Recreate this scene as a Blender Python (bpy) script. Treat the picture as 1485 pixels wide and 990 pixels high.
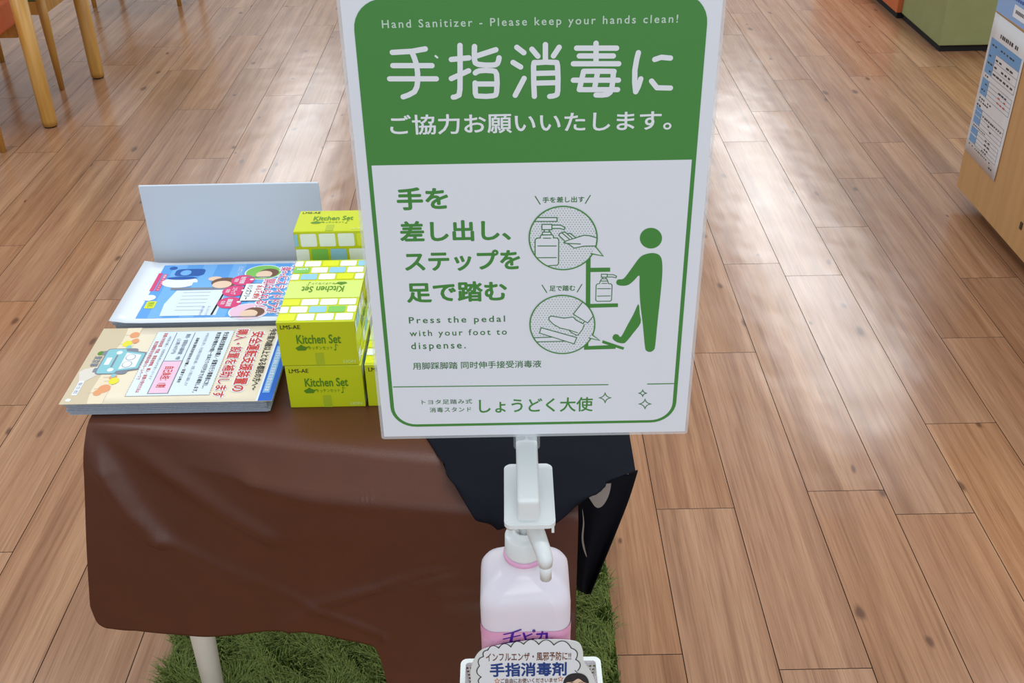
import bpy, bmesh, math, random
import numpy as np
from mathutils import Vector, Matrix
from mathutils.geometry import tessellate_polygon

for o in list(bpy.data.objects):
    bpy.data.objects.remove(o)
C = bpy.context.scene.collection
R = math.radians
rnd = random.Random(7)

# ------------------------------------------------------------------ camera
PITCH, YAW, ROLL, FPX, EYE = R(32.4495), R(0.13767), R(1.118), 1544.6, 1.55
def cam_basis():
    cp, sp = math.cos(PITCH), math.sin(PITCH)
    f = Vector((-math.sin(YAW)*cp, math.cos(YAW)*cp, -sp))
    r = Vector((math.cos(YAW), math.sin(YAW), 0))
    u = r.cross(f)
    c, s = math.cos(ROLL), math.sin(ROLL)
    return c*r - s*u, s*r + c*u, f
CR, CU, CF = cam_basis()
EYEP = Vector((0, 0, EYE))
cam = bpy.data.objects.new('camera', bpy.data.cameras.new('camera'))
C.objects.link(cam)
cam.matrix_world = Matrix(((CR.x, CU.x, -CF.x, 0), (CR.y, CU.y, -CF.y, 0), (CR.z, CU.z, -CF.z, EYE), (0, 0, 0, 1)))
cam.data.sensor_width = 36
cam.data.lens = FPX/1485*36
cam.data.clip_start = 0.02
bpy.context.scene.camera = cam

# ------------------------------------------------------------------ light
sc = bpy.context.scene
sc.view_settings.view_transform = 'Standard'
sc.view_settings.look = 'None'
sc.view_settings.gamma = 1
sc.view_settings.exposure = 0.0
w = bpy.data.worlds.new('room_air'); sc.world = w; w.use_nodes = True
w.node_tree.nodes['Background'].inputs[0].default_value = (0.84, 0.93, 1.0, 1)
w.node_tree.nodes['Background'].inputs[1].default_value = 0.55
def area(name, loc, sx, sy, power, col=(0.95, 0.98, 1.0), aim=None, spread=180):
    l = bpy.data.lights.new(name, 'AREA'); l.shape = 'RECTANGLE'; l.size = sx; l.size_y = sy
    l.energy = power; l.color = col; l.spread = R(spread)
    o = bpy.data.objects.new(name, l); C.objects.link(o); o.location = loc
    if aim is not None:
        o.rotation_euler = (Vector(aim)-Vector(loc)).to_track_quat('-Z', 'Y').to_euler()
    return o
area('ceiling_light_overhead', (0.2, 1.2, 2.7), 1.3, 0.6, 20)
area('ceiling_light_near_left', (-2.2, 2.5, 2.7), 0.6, 1.3, 30)
area('ceiling_light_near_right', (2.4, 2.5, 2.7), 0.6, 1.3, 30)
area('ceiling_light_far_right', (2.35, 8.5, 2.7), 0.7, 6.0, 112)
area('ceiling_light_far_left', (-2.2, 9.5, 2.7), 0.7, 6.0, 80)
area('ceiling_light_behind', (0.0, -1.6, 2.7), 1.3, 0.6, 24)
area('front_fill_light', (0.6, -3.2, 1.7), 3.2, 1.6, 26, (0.86, 0.93, 1.0), (0.0, 2.0, 1.0))  # added fill from behind the camera, brightens the faces turned towards it

# ------------------------------------------------------------------ helpers
def ray(x, y):
    return CF + CR*((x-742.5)/FPX) - CU*((y-495)/FPX)
def at_z(x, y, z):
    d = ray(x, y); return EYEP + d*((z-EYE)/d.z)
def at_y(x, y, Y):
    d = ray(x, y); return EYEP + d*(Y/d.y)
def at_x(x, y, X):
    d = ray(x, y); return EYEP + d*(X/d.x)

def lin(c):
    def f(v):
        v /= 255.0
        return v/12.92 if v <= 0.04045 else ((v+0.055)/1.055)**2.4
    return (f(c[0]), f(c[1]), f(c[2]), 1)
MATS = {}
def mat(name, rgb, rough=0.5, spec=0.5, noise=0.0, nscale=40, bump=0.0, bscale=200, trans=0.0, sheen=0.0, coat=0.0, alpha=1.0, sss=0.0, metal=0.0):
    if name in MATS: return MATS[name]
    m = bpy.data.materials.new(name); m.use_nodes = True
    nt = m.node_tree; b = nt.nodes['Principled BSDF']
    b.inputs['Base Color'].default_value = lin(rgb)
    b.inputs['Roughness'].default_value = rough
    b.inputs['Specular IOR Level'].default_value = spec
    b.inputs['Metallic'].default_value = metal
    if trans: b.inputs['Transmission Weight'].default_value = trans
    if sheen: b.inputs['Sheen Weight'].default_value = sheen
    if coat: b.inputs['Coat Weight'].default_value = coat; b.inputs['Coat Roughness'].default_value = 0.08
    if alpha < 1: b.inputs['Alpha'].default_value = alpha
    if sss: b.inputs['Subsurface Weight'].default_value = sss; b.inputs['Subsurface Radius'].default_value = (0.02, 0.015, 0.015)
    if noise or bump:
        tc = nt.nodes.new('ShaderNodeTexCoord')
    if noise:
        n = nt.nodes.new('ShaderNodeTexNoise'); n.inputs['Scale'].default_value = nscale; n.inputs['Detail'].default_value = 4
        nt.links.new(tc.outputs['Object'], n.inputs['Vector'])
        mx = nt.nodes.new('ShaderNodeMixRGB'); mx.blend_type = 'MIX'
        l = lin(rgb)
        mx.inputs[1].default_value = tuple(v*(1-noise) for v in l[:3])+(1,)
        mx.inputs[2].default_value = tuple(min(1, v*(1+noise)) for v in l[:3])+(1,)
        nt.links.new(n.outputs['Fac'], mx.inputs[0]); nt.links.new(mx.outputs[0], b.inputs['Base Color'])
    if bump:
        n2 = nt.nodes.new('ShaderNodeTexNoise'); n2.inputs['Scale'].default_value = bscale; n2.inputs['Detail'].default_value = 3
        nt.links.new(tc.outputs['Object'], n2.inputs['Vector'])
        bp = nt.nodes.new('ShaderNodeBump'); bp.inputs['Strength'].default_value = bump; bp.inputs['Distance'].default_value = 0.002
        nt.links.new(n2.outputs['Fac'], bp.inputs['Height']); nt.links.new(bp.outputs[0], b.inputs['Normal'])
    MATS[name] = m
    return m

class MB:
    """collects verts and faces of one mesh"""
    def __init__(self): self.v = []; self.f = []; self.sm = []
    def add(self, vs, fs, smooth=False):
        k = len(self.v); self.v += [tuple(p) for p in vs]
        self.f += [tuple(i+k for i in f) for f in fs]; self.sm += [smooth]*len(fs)
    def box(self, a, b, bevel=0.0, seg=2, M=None):
        bm = bmesh.new(); bmesh.ops.create_cube(bm, size=1)
        a, b = Vector(a), Vector(b)
        for v in bm.verts:
            v.co = Vector(((a.x+b.x)/2+v.co.x*(b.x-a.x), (a.y+b.y)/2+v.co.y*(b.y-a.y), (a.z+b.z)/2+v.co.z*(b.z-a.z)))
        if bevel: bmesh.ops.bevel(bm, geom=list(bm.edges), offset=bevel, segments=seg, affect='EDGES', profile=0.5)
        self.bm(bm, M)
    def bm(self, bm, M=None, smooth=False):
        if M is not None: bmesh.ops.transform(bm, matrix=M, verts=bm.verts)
        bm.verts.index_update()
        self.add([v.co.copy() for v in bm.verts], [[v.index for v in f.verts] for f in bm.faces], smooth)
        bm.free()
    def prism(self, pts, off, bevel=0.0):
        """closed 3D polygon pts pushed along the vector off"""
        off = Vector(off); n = len(pts); vs = [Vector(p) for p in pts]; vs2 = [p+off for p in vs]
        tr = tessellate_polygon([vs])
        fs = [tuple(t) for t in tr] + [tuple(i+n for i in reversed(t)) for t in tr]
        fs += [(i, (i+1) % n, (i+1) % n+n, i+n) for i in range(n)]
        self.add(vs+vs2, fs)
    def tube(self, pts, rad, n=14, cap=True, smooth=True, flat=1.0):
        pts = [Vector(p) for p in pts]; rad = rad if hasattr(rad, '__len__') else [rad]*len(pts)
        vs = []; up = None
        for i, p in enumerate(pts):
            d = (pts[min(i+1, len(pts)-1)]-pts[max(i-1, 0)]).normalized()
            if up is None:
                up = Vector((0, 0, 1)) if abs(d.z) < 0.9 else Vector((1, 0, 0))
            a = d.cross(up).normalized(); b = a.cross(d).normalized(); up = b
            for k in range(n):
                t = 2*math.pi*k/n
                vs.append(p + a*math.cos(t)*rad[i] + b*math.sin(t)*rad[i]*flat)
        fs = []
        for i in range(len(pts)-1):
            for k in range(n):
                fs.append((i*n+k, i*n+(k+1) % n, (i+1)*n+(k+1) % n, (i+1)*n+k))
        self.add(vs, fs, smooth)
        if cap:
            k0 = len(self.v)-len(vs)
            self.f.append(tuple(k0+i for i in reversed(range(n)))); self.sm.append(False)
            self.f.append(tuple(k0+(len(pts)-1)*n+i for i in range(n))); self.sm.append(False)
    def lathe(self, prof, c, n=32, smooth=True):
        """prof: (radius, z) pairs around the vertical axis through c=(x,y)"""
        vs = []; fs = []
        for r_, z in prof:
            for k in range(n):
                t = 2*math.pi*k/n; vs.append((c[0]+r_*math.cos(t), c[1]+r_*math.sin(t), z))
        for i in range(len(prof)-1):
            for k in range(n):
                fs.append((i*n+k, i*n+(k+1) % n, (i+1)*n+(k+1) % n, (i+1)*n+k))
        self.add(vs, fs, smooth)
    def grid(self, rows, smooth=True):
        m = len(rows[0]); vs = [p for r_ in rows for p in r_]
        fs = [(i*m+j, i*m+j+1, (i+1)*m+j+1, (i+1)*m+j) for i in range(len(rows)-1) for j in range(m-1)]
        self.add(vs, fs, smooth)
    def build(self, name, material, parent=None, recalc=True):
        me = bpy.data.meshes.new(name); me.from_pydata([tuple(v) for v in self.v], [], self.f)
        me.polygons.foreach_set('use_smooth', self.sm)
        if recalc:
            bm = bmesh.new(); bm.from_mesh(me); bmesh.ops.recalc_face_normals(bm, faces=bm.faces); bm.to_mesh(me); bm.free()
        me.materials.append(material); me.update()
        o = bpy.data.objects.new(name, me); C.objects.link(o)
        if parent is not None:
            o.parent = parent; o.matrix_parent_inverse = parent.matrix_world.inverted() if False else Matrix.Translation(-parent.location)
        return o

def tag(o, label, cat, group=None, kind=None):
    o['label'] = label; o['category'] = cat
    if group: o['group'] = group
    if kind: o['kind'] = kind
    return o
def thing(name, loc, label, cat, group=None):
    o = bpy.data.objects.new(name, None); C.objects.link(o); o.location = loc; o.empty_display_size = 0.05
    return tag(o, label, cat, group)
def structure(o):
    o['kind'] = 'structure'; return o

_txt = {}
def text_mesh(s, bold=0.0, spacing=1.0):
    """flat lettering of the built-in font as (verts2d, faces)"""
    key = (s, bold, spacing)
    if key in _txt: return _txt[key]
    cu = bpy.data.curves.new('lettering', 'FONT'); cu.body = s; cu.size = 1; cu.resolution_u = 3
    cu.offset = bold; cu.space_character = spacing
    o = bpy.data.objects.new('lettering', cu); C.objects.link(o)
    bpy.context.view_layer.update()
    me = bpy.data.meshes.new_from_object(o.evaluated_get(bpy.context.evaluated_depsgraph_get()))
    vs = [(v.co.x, v.co.y) for v in me.vertices]; fs = [tuple(p.vertices) for p in me.polygons]
    bpy.data.objects.remove(o); bpy.data.curves.remove(cu); bpy.data.meshes.remove(me)
    _txt[key] = (vs, fs)
    return _txt[key]

class Art:
    """flat print on a plane: origin O, directions ex, ey, outward normal n; one mesh per ink"""
    def __init__(self, O, ex, ey, n): self.O, self.ex, self.ey, self.n = Vector(O), Vector(ex), Vector(ey), Vector(n); self.ink = {}; self.c = 0
    def P(self, a, b, off): return self.O + self.ex*a + self.ey*b + self.n*off
    def mb(self, ink): return self.ink.setdefault(ink, MB())
    def poly(self, ink, pts, lay=1):
        self.c = (self.c+1) % 24
        vs = [self.P(a, b, lay*0.00012+self.c*4e-6) for a, b in pts]
        fs = [tuple(t) for t in tessellate_polygon([[Vector((a, b, 0)) for a, b in pts]])]
        self.mb(ink).add(vs, fs)
    def rect(self, ink, a0, b0, a1, b1, lay=1, r=0.0, seg=5):
        self.poly(ink, rrect(a0, b0, a1, b1, r, seg), lay)
    def disc(self, ink, a, b, rx, ry=None, lay=1, n=28):
        ry = ry or rx
        self.poly(ink, [(a+rx*math.cos(2*math.pi*k/n), b+ry*math.sin(2*math.pi*k/n)) for k in range(n)], lay)
    def stroke(self, ink, pts, wd, lay=1, closed=False, cap=True):
        ps = [tuple(p) for p in pts]
        ps = [p for i, p in enumerate(ps) if i == 0 or math.hypot(p[0]-ps[i-1][0], p[1]-ps[i-1][1]) > 1e-9]
        if len(ps) > 2 and math.hypot(ps[0][0]-ps[-1][0], ps[0][1]-ps[-1][1]) < 1e-9: ps.pop(); closed = True
        n, h = len(ps), wd/2
        if n < 2: return
        if wd > 0.003:
            kk = 0; z0 = lay*0.00012
            def put(q):
                nonlocal kk
                kk += 1; self.c2 = (getattr(self, 'c2', 0)+1) % 60; z = z0+self.c2*2e-6
                self.mb(ink).add([self.P(x, y, z) for x, y in q], [tuple(range(len(q)))])
            for (a, b), (c, d) in zip(ps[:-1], ps[1:]):
                L = math.hypot(c-a, d-b); nx, ny = -(d-b)/L*h, (c-a)/L*h
                put([(a+nx, b+ny), (a-nx, b-ny), (c-nx, d-ny), (c+nx, d+ny)])
            for a, b in ps: put([(a+h*math.cos(2*math.pi*i/20), b+h*math.sin(2*math.pi*i/20)) for i in range(20)])
            return
        self.c = (self.c+1) % 24; z = lay*0.00012+self.c*4e-6
        def nrm(p, q):
            L = math.hypot(q[0]-p[0], q[1]-p[1]); return (-(q[1]-p[1])/L, (q[0]-p[0])/L)
        left, right = [], []
        for i in range(n):
            a_ = nrm(ps[i-1], ps[i]) if (i > 0 or closed) else None
            b_ = nrm(ps[i], ps[(i+1) % n]) if (i < n-1 or closed) else None
            if a_ is None: m = b_; g = 1
            elif b_ is None: m = a_; g = 1
            else:
                m = (a_[0]+b_[0], a_[1]+b_[1]); L = math.hypot(*m)
                m = (m[0]/L, m[1]/L) if L > 0.05 else b_
                g = 1/max(0.5, m[0]*b_[0]+m[1]*b_[1])
            left.append((ps[i][0]+m[0]*h*g, ps[i][1]+m[1]*h*g)); right.append((ps[i][0]-m[0]*h*g, ps[i][1]-m[1]*h*g))
        vs = [self.P(x, y, z) for x, y in left+right]
        self.mb(ink).add(vs, [(i, (i+1) % n, (i+1) % n+n, i+n) for i in range(n if closed else n-1)])
        if cap and not closed:
            for p, q in ((ps[0], ps[1]), (ps[-1], ps[-2])):
                t0 = math.atan2(p[1]-q[1], p[0]-q[0]); kk = 8 if wd > 0.002 else 4
                fan = [(p[0]+h*math.cos(t0-math.pi/2+math.pi*i/kk), p[1]+h*math.sin(t0-math.pi/2+math.pi*i/kk)) for i in range(kk+1)]
                self.mb(ink).add([self.P(x, y, z) for x, y in fan], [tuple(range(kk+1))])
    def text(self, ink, s, a0, b0, a1, b1, lay=1, bold=0.0, mode='box', spacing=1.0):
        vs, fs = text_mesh(s, 0.0, spacing)
        if not vs: return
        x0 = min(v[0] for v in vs); x1 = max(v[0] for v in vs); y1 = max(v[1] for v in vs)
        y0 = min(v[1] for v in vs) if mode == 'box' else 0.0
        shifts = [(0, 0)]+([(bold*math.cos(q*math.pi/4), bold*math.sin(q*math.pi/4)) for q in range(8)] if bold else [])
        x0 -= bold; x1 += bold; y1 += bold; y0 -= bold if mode == 'box' else 0
        for q, (sx, sy) in enumerate(shifts):     # heavier strokes: the glyphs laid over each other
            self.mb(ink).add([self.P(a0+(x+sx-x0)/(x1-x0)*(a1-a0), b0+(y+sy-y0)/(y1-y0)*(b1-b0), lay*0.00012+q*8e-6) for x, y in vs], fs)
    def finish(self, parent, names):
        out = []
        for ink, m in self.ink.items():
            nm = names.get(ink, 'small_artwork_print') if isinstance(names, dict) else names
            out.append(m.build(nm, INK[ink], parent, recalc=False))
        return out
def rrect(a0, b0, a1, b1, r, seg=5):
    if r <= 0: return [(a0, b0), (a1, b0), (a1, b1), (a0, b1)]
    out = []
    for cx, cy, t0 in ((a1-r, b0+r, -90), (a1-r, b1-r, 0), (a0+r, b1-r, 90), (a0+r, b0+r, 180)):
        for k in range(seg+1):
            t = R(t0+90*k/seg); out.append((cx+r*math.cos(t), cy+r*math.sin(t)))
    return out
def smooth_poly(pts, closed=False, n=5):
    """Catmull-Rom through pts"""
    out = []; m = len(pts)
    rng = range(m if closed else m-1)
    for i in rng:
        if closed: p0, p1, p2, p3 = pts[(i-1) % m], pts[i], pts[(i+1) % m], pts[(i+2) % m]
        else: p0, p1, p2, p3 = pts[max(i-1, 0)], pts[i], pts[i+1], pts[min(i+2, m-1)]
        for k in range(n):
            t = k/n
            out.append(tuple(0.5*(2*b+(c-a)*t+(2*a-5*b+4*c-d)*t*t+(3*b-a-3*c+d)*t**3) for a, b, c, d in zip(p0, p1, p2, p3)))
    if not closed: out.append(tuple(pts[-1]))
    return out

def inkmat(name, rgb, rough=0.35): return mat('ink_'+name, rgb, rough, 0.4)
INK = {}
for nm, c in dict(green=(74, 144, 66), darkgreen=(64, 124, 66), white=(240, 243, 248), signwhite=(238, 241, 249), palegreen=(200, 222, 205), dot=(172, 190, 184),
                  black=(35, 33, 33), red=(205, 62, 52), pink=(242, 200, 222), cream=(238, 222, 192), tan=(214, 196, 164), blue=(38, 104, 205),
                  paleblue=(226, 238, 248), sky=(96, 164, 232), sky2=(120, 182, 240), deepblue=(40, 92, 170), magenta=(222, 70, 124), yellow=(236, 226, 60), orange=(232, 160, 110),
                  skin=(242, 208, 180), hair=(120, 84, 62), carblue=(140, 200, 208), greyline=(130, 136, 150), grey=(176, 178, 184), road=(226, 218, 206),
                  lime=(206, 222, 34), limedark=(92, 140, 30), tilewhite=(240, 246, 236), tileblue=(150, 205, 232), tilegreen=(130, 200, 90), tileyellow=(226, 232, 40), limepale=(214, 232, 120),
                  purple=(84, 40, 160), brown=(120, 66, 34), navy=(24, 66, 140), star=(220, 120, 60), tableblue=(108, 158, 206), posterblue=(120, 160, 222), darkhair=(42, 44, 50)).items():
    INK[nm] = inkmat(nm, c)

# ------------------------------------------------------------------ floor
def floor_material():
    m = bpy.data.materials.new('wood_plank_vinyl'); m.use_nodes = True
    nt = m.node_tree; N = nt.nodes.new; L = nt.links.new
    b = nt.nodes['Principled BSDF']
    tc = N('ShaderNodeTexCoord'); at = N('ShaderNodeAttribute'); at.attribute_name = 'plank'
    sep = N('ShaderNodeSeparateXYZ'); L(tc.outputs['Object'], sep.inputs[0])
    sepc = N('ShaderNodeSeparateColor'); L(at.outputs['Color'], sepc.inputs[0])
    def math_(op, a, b_=None, c=None):
        n = N('ShaderNodeMath'); n.operation = op
        for i, v in enumerate((a, b_, c)):
            if v is None: continue
            if isinstance(v, (int, float)): n.inputs[i].default_value = v
            else: L(v, n.inputs[i])
        return n.outputs[0]
    off = math_('MULTIPLY', sepc.outputs[0], 61.0); off2 = math_('MULTIPLY', sepc.outputs[1], 37.0)
    def coords(sx, sy):
        c = N('ShaderNodeCombineXYZ')
        L(math_('MULTIPLY_ADD', sep.outputs[0], sx, off2), c.inputs[0]); L(math_('MULTIPLY_ADD', sep.outputs[1], sy, off), c.inputs[1]); L(off, c.inputs[2])
        return c.outputs[0]
    def noise(v, scale, detail, dist=0.0, rough=0.55):
        n = N('ShaderNodeTexNoise'); n.inputs['Scale'].default_value = scale; n.inputs['Detail'].default_value = detail
        n.inputs['Distortion'].default_value = dist; n.inputs['Roughness'].default_value = rough; L(v, n.inputs['Vector']); return n.outputs['Fac']
    broad = noise(coords(22, 0.7), 1.0, 3, 0.5)
    grain = noise(coords(95, 2.2), 1.0, 5, 0.7, 0.65)
    fine = noise(coords(420, 9), 1.0, 2, 0.2)
    def ramp(f, stops):
        r = N('ShaderNodeValToRGB'); L(f, r.inputs[0]); e = r.color_ramp.elements
        while len(e) < len(stops): e.new(0.5)
        for el, (p, c) in zip(e, stops): el.position = p; el.color = c
        return r.outputs[0]
    base = ramp(broad, [(0.20, lin((145, 102, 74))), (0.48, lin((172, 128, 97))), (0.80, lin((198, 156, 122)))])
    g2 = ramp(grain, [(0.30, (0.62, 0.55, 0.52, 1)), (0.52, (1, 1, 1, 1)), (0.75, (1.0, 1.0, 1.0, 1))])
    mx = N('ShaderNodeMixRGB'); mx.blend_type = 'MULTIPLY'; mx.inputs[0].default_value = 0.75; L(base, mx.inputs[1]); L(g2, mx.inputs[2])
    f2 = ramp(fine, [(0.32, (0.84, 0.80, 0.78, 1)), (0.6, (1.06, 1.06, 1.06, 1))])
    mx2 = N('ShaderNodeMixRGB'); mx2.blend_type = 'MULTIPLY'; mx2.inputs[0].default_value = 0.8; L(mx.outputs[0], mx2.inputs[1]); L(f2, mx2.inputs[2])
    # knots
    vo = N('ShaderNodeTexVoronoi'); vo.voronoi_dimensions = '2D'; vo.inputs['Scale'].default_value = 1.0; vo.inputs['Randomness'].default_value = 1.0
    wob = N('ShaderNodeVectorMath'); wob.operation = 'ADD'
    nz = N('ShaderNodeTexNoise'); nz.inputs['Scale'].default_value = 2.2; L(coords(7.0, 3.2), nz.inputs['Vector'])
    sc_ = N('ShaderNodeVectorMath'); sc_.operation = 'SCALE'; sc_.inputs['Scale'].default_value = 0.16; L(nz.outputs['Color'], sc_.inputs[0])
    L(coords(7.0, 3.2), wob.inputs[0]); L(sc_.outputs[0], wob.inputs[1]); L(wob.outputs[0], vo.inputs['Vector'])
    sv = N('ShaderNodeSeparateColor'); L(vo.outputs['Color'], sv.inputs[0])
    size = math_('MULTIPLY_ADD', sv.outputs[1], 0.07, 0.035)
    has = math_('GREATER_THAN', sv.outputs[0], 0.62)
    k = math_('DIVIDE', vo.outputs['Distance'], size)
    kn = math_('MULTIPLY', math_('SUBTRACT', 1.0, math_('SMOOTH_MIN', k, 1.0, 0.35)), has)
    kn = math_('MULTIPLY', math_('MAXIMUM', kn, 0.0), 1.5); kn = math_('MINIMUM', kn, 0.85)
    mx3 = N('ShaderNodeMixRGB'); L(kn, mx3.inputs[0]); L(mx2.outputs[0], mx3.inputs[1]); mx3.inputs[2].default_value = lin((100, 68, 52))
    # plank tone and seams
    hsv = N('ShaderNodeHueSaturation'); L(mx3.outputs[0], hsv.inputs['Color'])
    L(math_('MULTIPLY_ADD', sepc.outputs[1], 0.12, 0.93), hsv.inputs['Value']); L(math_('MULTIPLY_ADD', sepc.outputs[0], 0.10, 0.97), hsv.inputs['Saturation'])
    seam = N('ShaderNodeMixRGB'); L(sepc.outputs[2], seam.inputs[0]); L(hsv.outputs[0], seam.inputs[1]); seam.inputs[2].default_value = lin((58, 40, 32))
    L(seam.outputs[0], b.inputs['Base Color'])
    rg = noise(coords(5, 5), 1.0, 3); L(math_('MULTIPLY_ADD', rg, 0.16, 0.13), b.inputs['Roughness'])
    b.inputs['Specular IOR Level'].default_value = 0.45
    low = N('ShaderNodeTexNoise'); low.inputs['Scale'].default_value = 7; low.inputs['Detail'].default_value = 1.5
    mp = N('ShaderNodeMapping'); mp.inputs['Scale'].default_value = (1.3, 0.9, 1); L(tc.outputs['Object'], mp.inputs[0]); L(mp.outputs[0], low.inputs['Vector'])
    bp = N('ShaderNodeBump'); bp.inputs['Strength'].default_value = 0.085; bp.inputs['Distance'].default_value = 0.02; L(low.outputs['Fac'], bp.inputs['Height'])
    bp2 = N('ShaderNodeBump'); bp2.inputs['Strength'].default_value = 0.06; bp2.inputs['Distance'].default_value = 0.001; L(grain, bp2.inputs['Height']); L(bp.outputs[0], bp2.inputs['Normal'])
    L(bp2.outputs[0], b.inputs['Normal'])
    return m
def build_floor():
    W, LN, X0 = 0.1697, 1.053, 0.4705
    known = {0: 0.257, 1: 0.747, 2: 0.667, 3: 0.984, 4: 0.309, 5: 0.634, 6: 0.34, 7: 0.66, -1: 0.697, -2: 0.297, -8: 0.12, -9: 0.23, -10: 0.60, -11: 0.076, -12: 0.60, -13: 0.96, -14: 0.69, -3: 0.85, -4: 0.45, -5: 0.9, -6: 0.36, -7: 0.75}
    r2 = random.Random(11); vs = []; fs = []; cols = []
    g = 0.0009
    for k in range(-34, 30):
        off = known.get(k, r2.random()*LN)
        for j in range(-2, 12):
            y0 = off + j*LN; y1 = y0+LN; x0 = X0+k*W; x1 = x0+W
            c = (r2.random(), r2.random())
            n = len(vs)
            vs += [(x0+g, y0+g, 0), (x1-g, y0+g, 0), (x1-g, y1-g, 0), (x0+g, y1-g, 0), (x0, y0, -0.0016), (x1, y0, -0.0016), (x1, y1, -0.0016), (x0, y1, -0.0016)]
            fs += [(n, n+1, n+2, n+3), (n+4, n+5, n+1, n), (n+5, n+6, n+2, n+1), (n+6, n+7, n+3, n+2), (n+7, n+4, n, n+3)]
            cols += [(c[0], c[1], 0, 1)]*4 + [(c[0], c[1], 1, 1)]*16
    me = bpy.data.meshes.new('floor'); me.from_pydata(vs, [], fs)
    ca = me.color_attributes.new('plank', 'FLOAT_COLOR', 'CORNER')
    ca.data.foreach_set('color', np.array(cols, dtype=np.float32).ravel())
    me.materials.append(floor_material()); me.update()
    o = bpy.data.objects.new('floor', me); C.objects.link(o)
    return structure(o)
build_floor()

# ------------------------------------------------------------------ rug
def build_rug():
    x0, x1, y0, y1 = -0.645, 0.178, 0.95, 1.95
    m = mat('rug_backing', (58, 78, 34), 0.9, 0.1, noise=0.3, nscale=60)
    b = MB(); b.box((x0, y0, 0.0005), (x1, y1, 0.012), 0.004)
    rug = b.build('shaggy_rug', m)
    tag(rug, 'shaggy grass-green rug lying on the planks under the table', 'rug')
    pm = bpy.data.materials.new('rug_pile'); pm.use_nodes = True; nt = pm.node_tree; bs = nt.nodes['Principled BSDF']
    tc = nt.nodes.new('ShaderNodeTexCoord'); n = nt.nodes.new('ShaderNodeTexNoise'); n.inputs['Scale'].default_value = 300; n.inputs['Detail'].default_value = 2
    nt.links.new(tc.outputs['Object'], n.inputs['Vector'])
    r = nt.nodes.new('ShaderNodeValToRGB'); e = r.color_ramp.elements; e[0].position = 0.3; e[0].color = lin((70, 90, 34)); e[1].position = 0.7; e[1].color = lin((152, 166, 88))
    nt.links.new(n.outputs['Fac'], r.inputs[0]); nt.links.new(r.outputs[0], bs.inputs['Base Color']); bs.inputs['Roughness'].default_value = 0.55; bs.inputs['Specular IOR Level'].default_value = 0.3
    rs = np.random.default_rng(5); NB = 70000
    px = rs.uniform(x0, x1, NB); py = rs.uniform(y0, y1, NB)
    # tufts lean together in clumps
    ang = 2*np.pi*(0.5+0.5*np.sin(px*31+2.1*np.sin(py*23))*np.cos(py*27+1.7*np.sin(px*19))) + rs.normal(0, 0.7, NB)
    ln = rs.uniform(0.026, 0.052, NB); lean = rs.uniform(0.25, 1.1, NB); wd = rs.uniform(0.0012, 0.0024, NB)
    dx, dy = np.cos(ang), np.sin(ang); sxv, syv = -dy*wd/2, dx*wd/2
    z0 = 0.008
    hx = ln*np.sin(lean*0.6)*0.5; tx = ln*np.sin(lean)
    hz = z0+ln*0.5*np.cos(lean*0.6); tz = z0+ln*0.5*np.cos(lean*0.6)+ln*0.45*np.cos(lean*1.4)
    V = np.zeros((NB, 5, 3))
    V[:, 0] = np.stack([px-sxv, py-syv, np.full(NB, z0)], 1); V[:, 1] = np.stack([px+sxv, py+syv, np.full(NB, z0)], 1)
    V[:, 2] = np.stack([px+dx*hx+sxv, py+dy*hx+syv, hz], 1); V[:, 3] = np.stack([px+dx*hx-sxv, py+dy*hx-syv, hz], 1)
    V[:, 4] = np.stack([px+dx*tx, py+dy*tx, tz], 1)
    V = V.reshape(-1, 3)
    base = np.arange(NB)*5
    F = [(i, i+1, i+2, i+3) for i in base.tolist()] + [(i+3, i+2, i+4) for i in base.tolist()]
    me = bpy.data.meshes.new('pile'); me.from_pydata(V.tolist(), [], F); me.materials.append(pm)
    me.polygons.foreach_set('use_smooth', [True]*len(F)); me.update()
    o = bpy.data.objects.new('pile', me); C.objects.link(o); o.parent = rug; o['kind'] = 'stuff'
build_rug()

# ------------------------------------------------------------------ table and cloths
TZ = 0.6985
EA, ED = Vector((-0.566, 1.152, 0)), Vector((0.150, 1.032, 0))
def edge_y(x):
    return EA.y + (x-EA.x)/(ED.x-EA.x)*(ED.y-EA.y)
def front_y(x, d):
    # the hanging front: a soft shelf just below the edge, then a slight forward lean
    q = max(0.0, min(1.0, (x+0.50)/0.24)); q = q*q*(3-2*q)
    g = min(1.0, max(0.0, d/0.040))*(1.0 if d < 0.045 else math.exp(-((d-0.045)/0.10)**2)*0.55+0.45)
    return edge_y(max(EA.x, x))-0.004-0.12*max(0.0, d)-0.040*q*g
def build_table():
    t = thing('table', (-0.2, 1.38, 0), 'table with round white tapered legs hidden under the brown and black cloths', 'table')
    tm = mat('table_white', (232, 226, 214), 0.35, noise=0.03)
    b = MB(); b.prism([(-0.556, 1.162, TZ-0.026), (0.140, 1.046, TZ-0.026), (0.128, 1.68, TZ-0.026), (-0.556, 1.68, TZ-0.026)], (0, 0, 0.0245)); b.build('table_top', tm, t)
    for x, y, sx in ((-0.492, 1.165, -1), (0.03, 1.13, 1), (0.06, 1.60, 1), (-0.50, 1.60, -1)):
        l = MB(); l.tube([(x, y, TZ-0.026), (x+sx*0.004, y, 0.30), (x+sx*0.010, y, 0.012)], [0.024, 0.019, 0.014], 20); l.build('leg', tm, t)
build_table()

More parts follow.
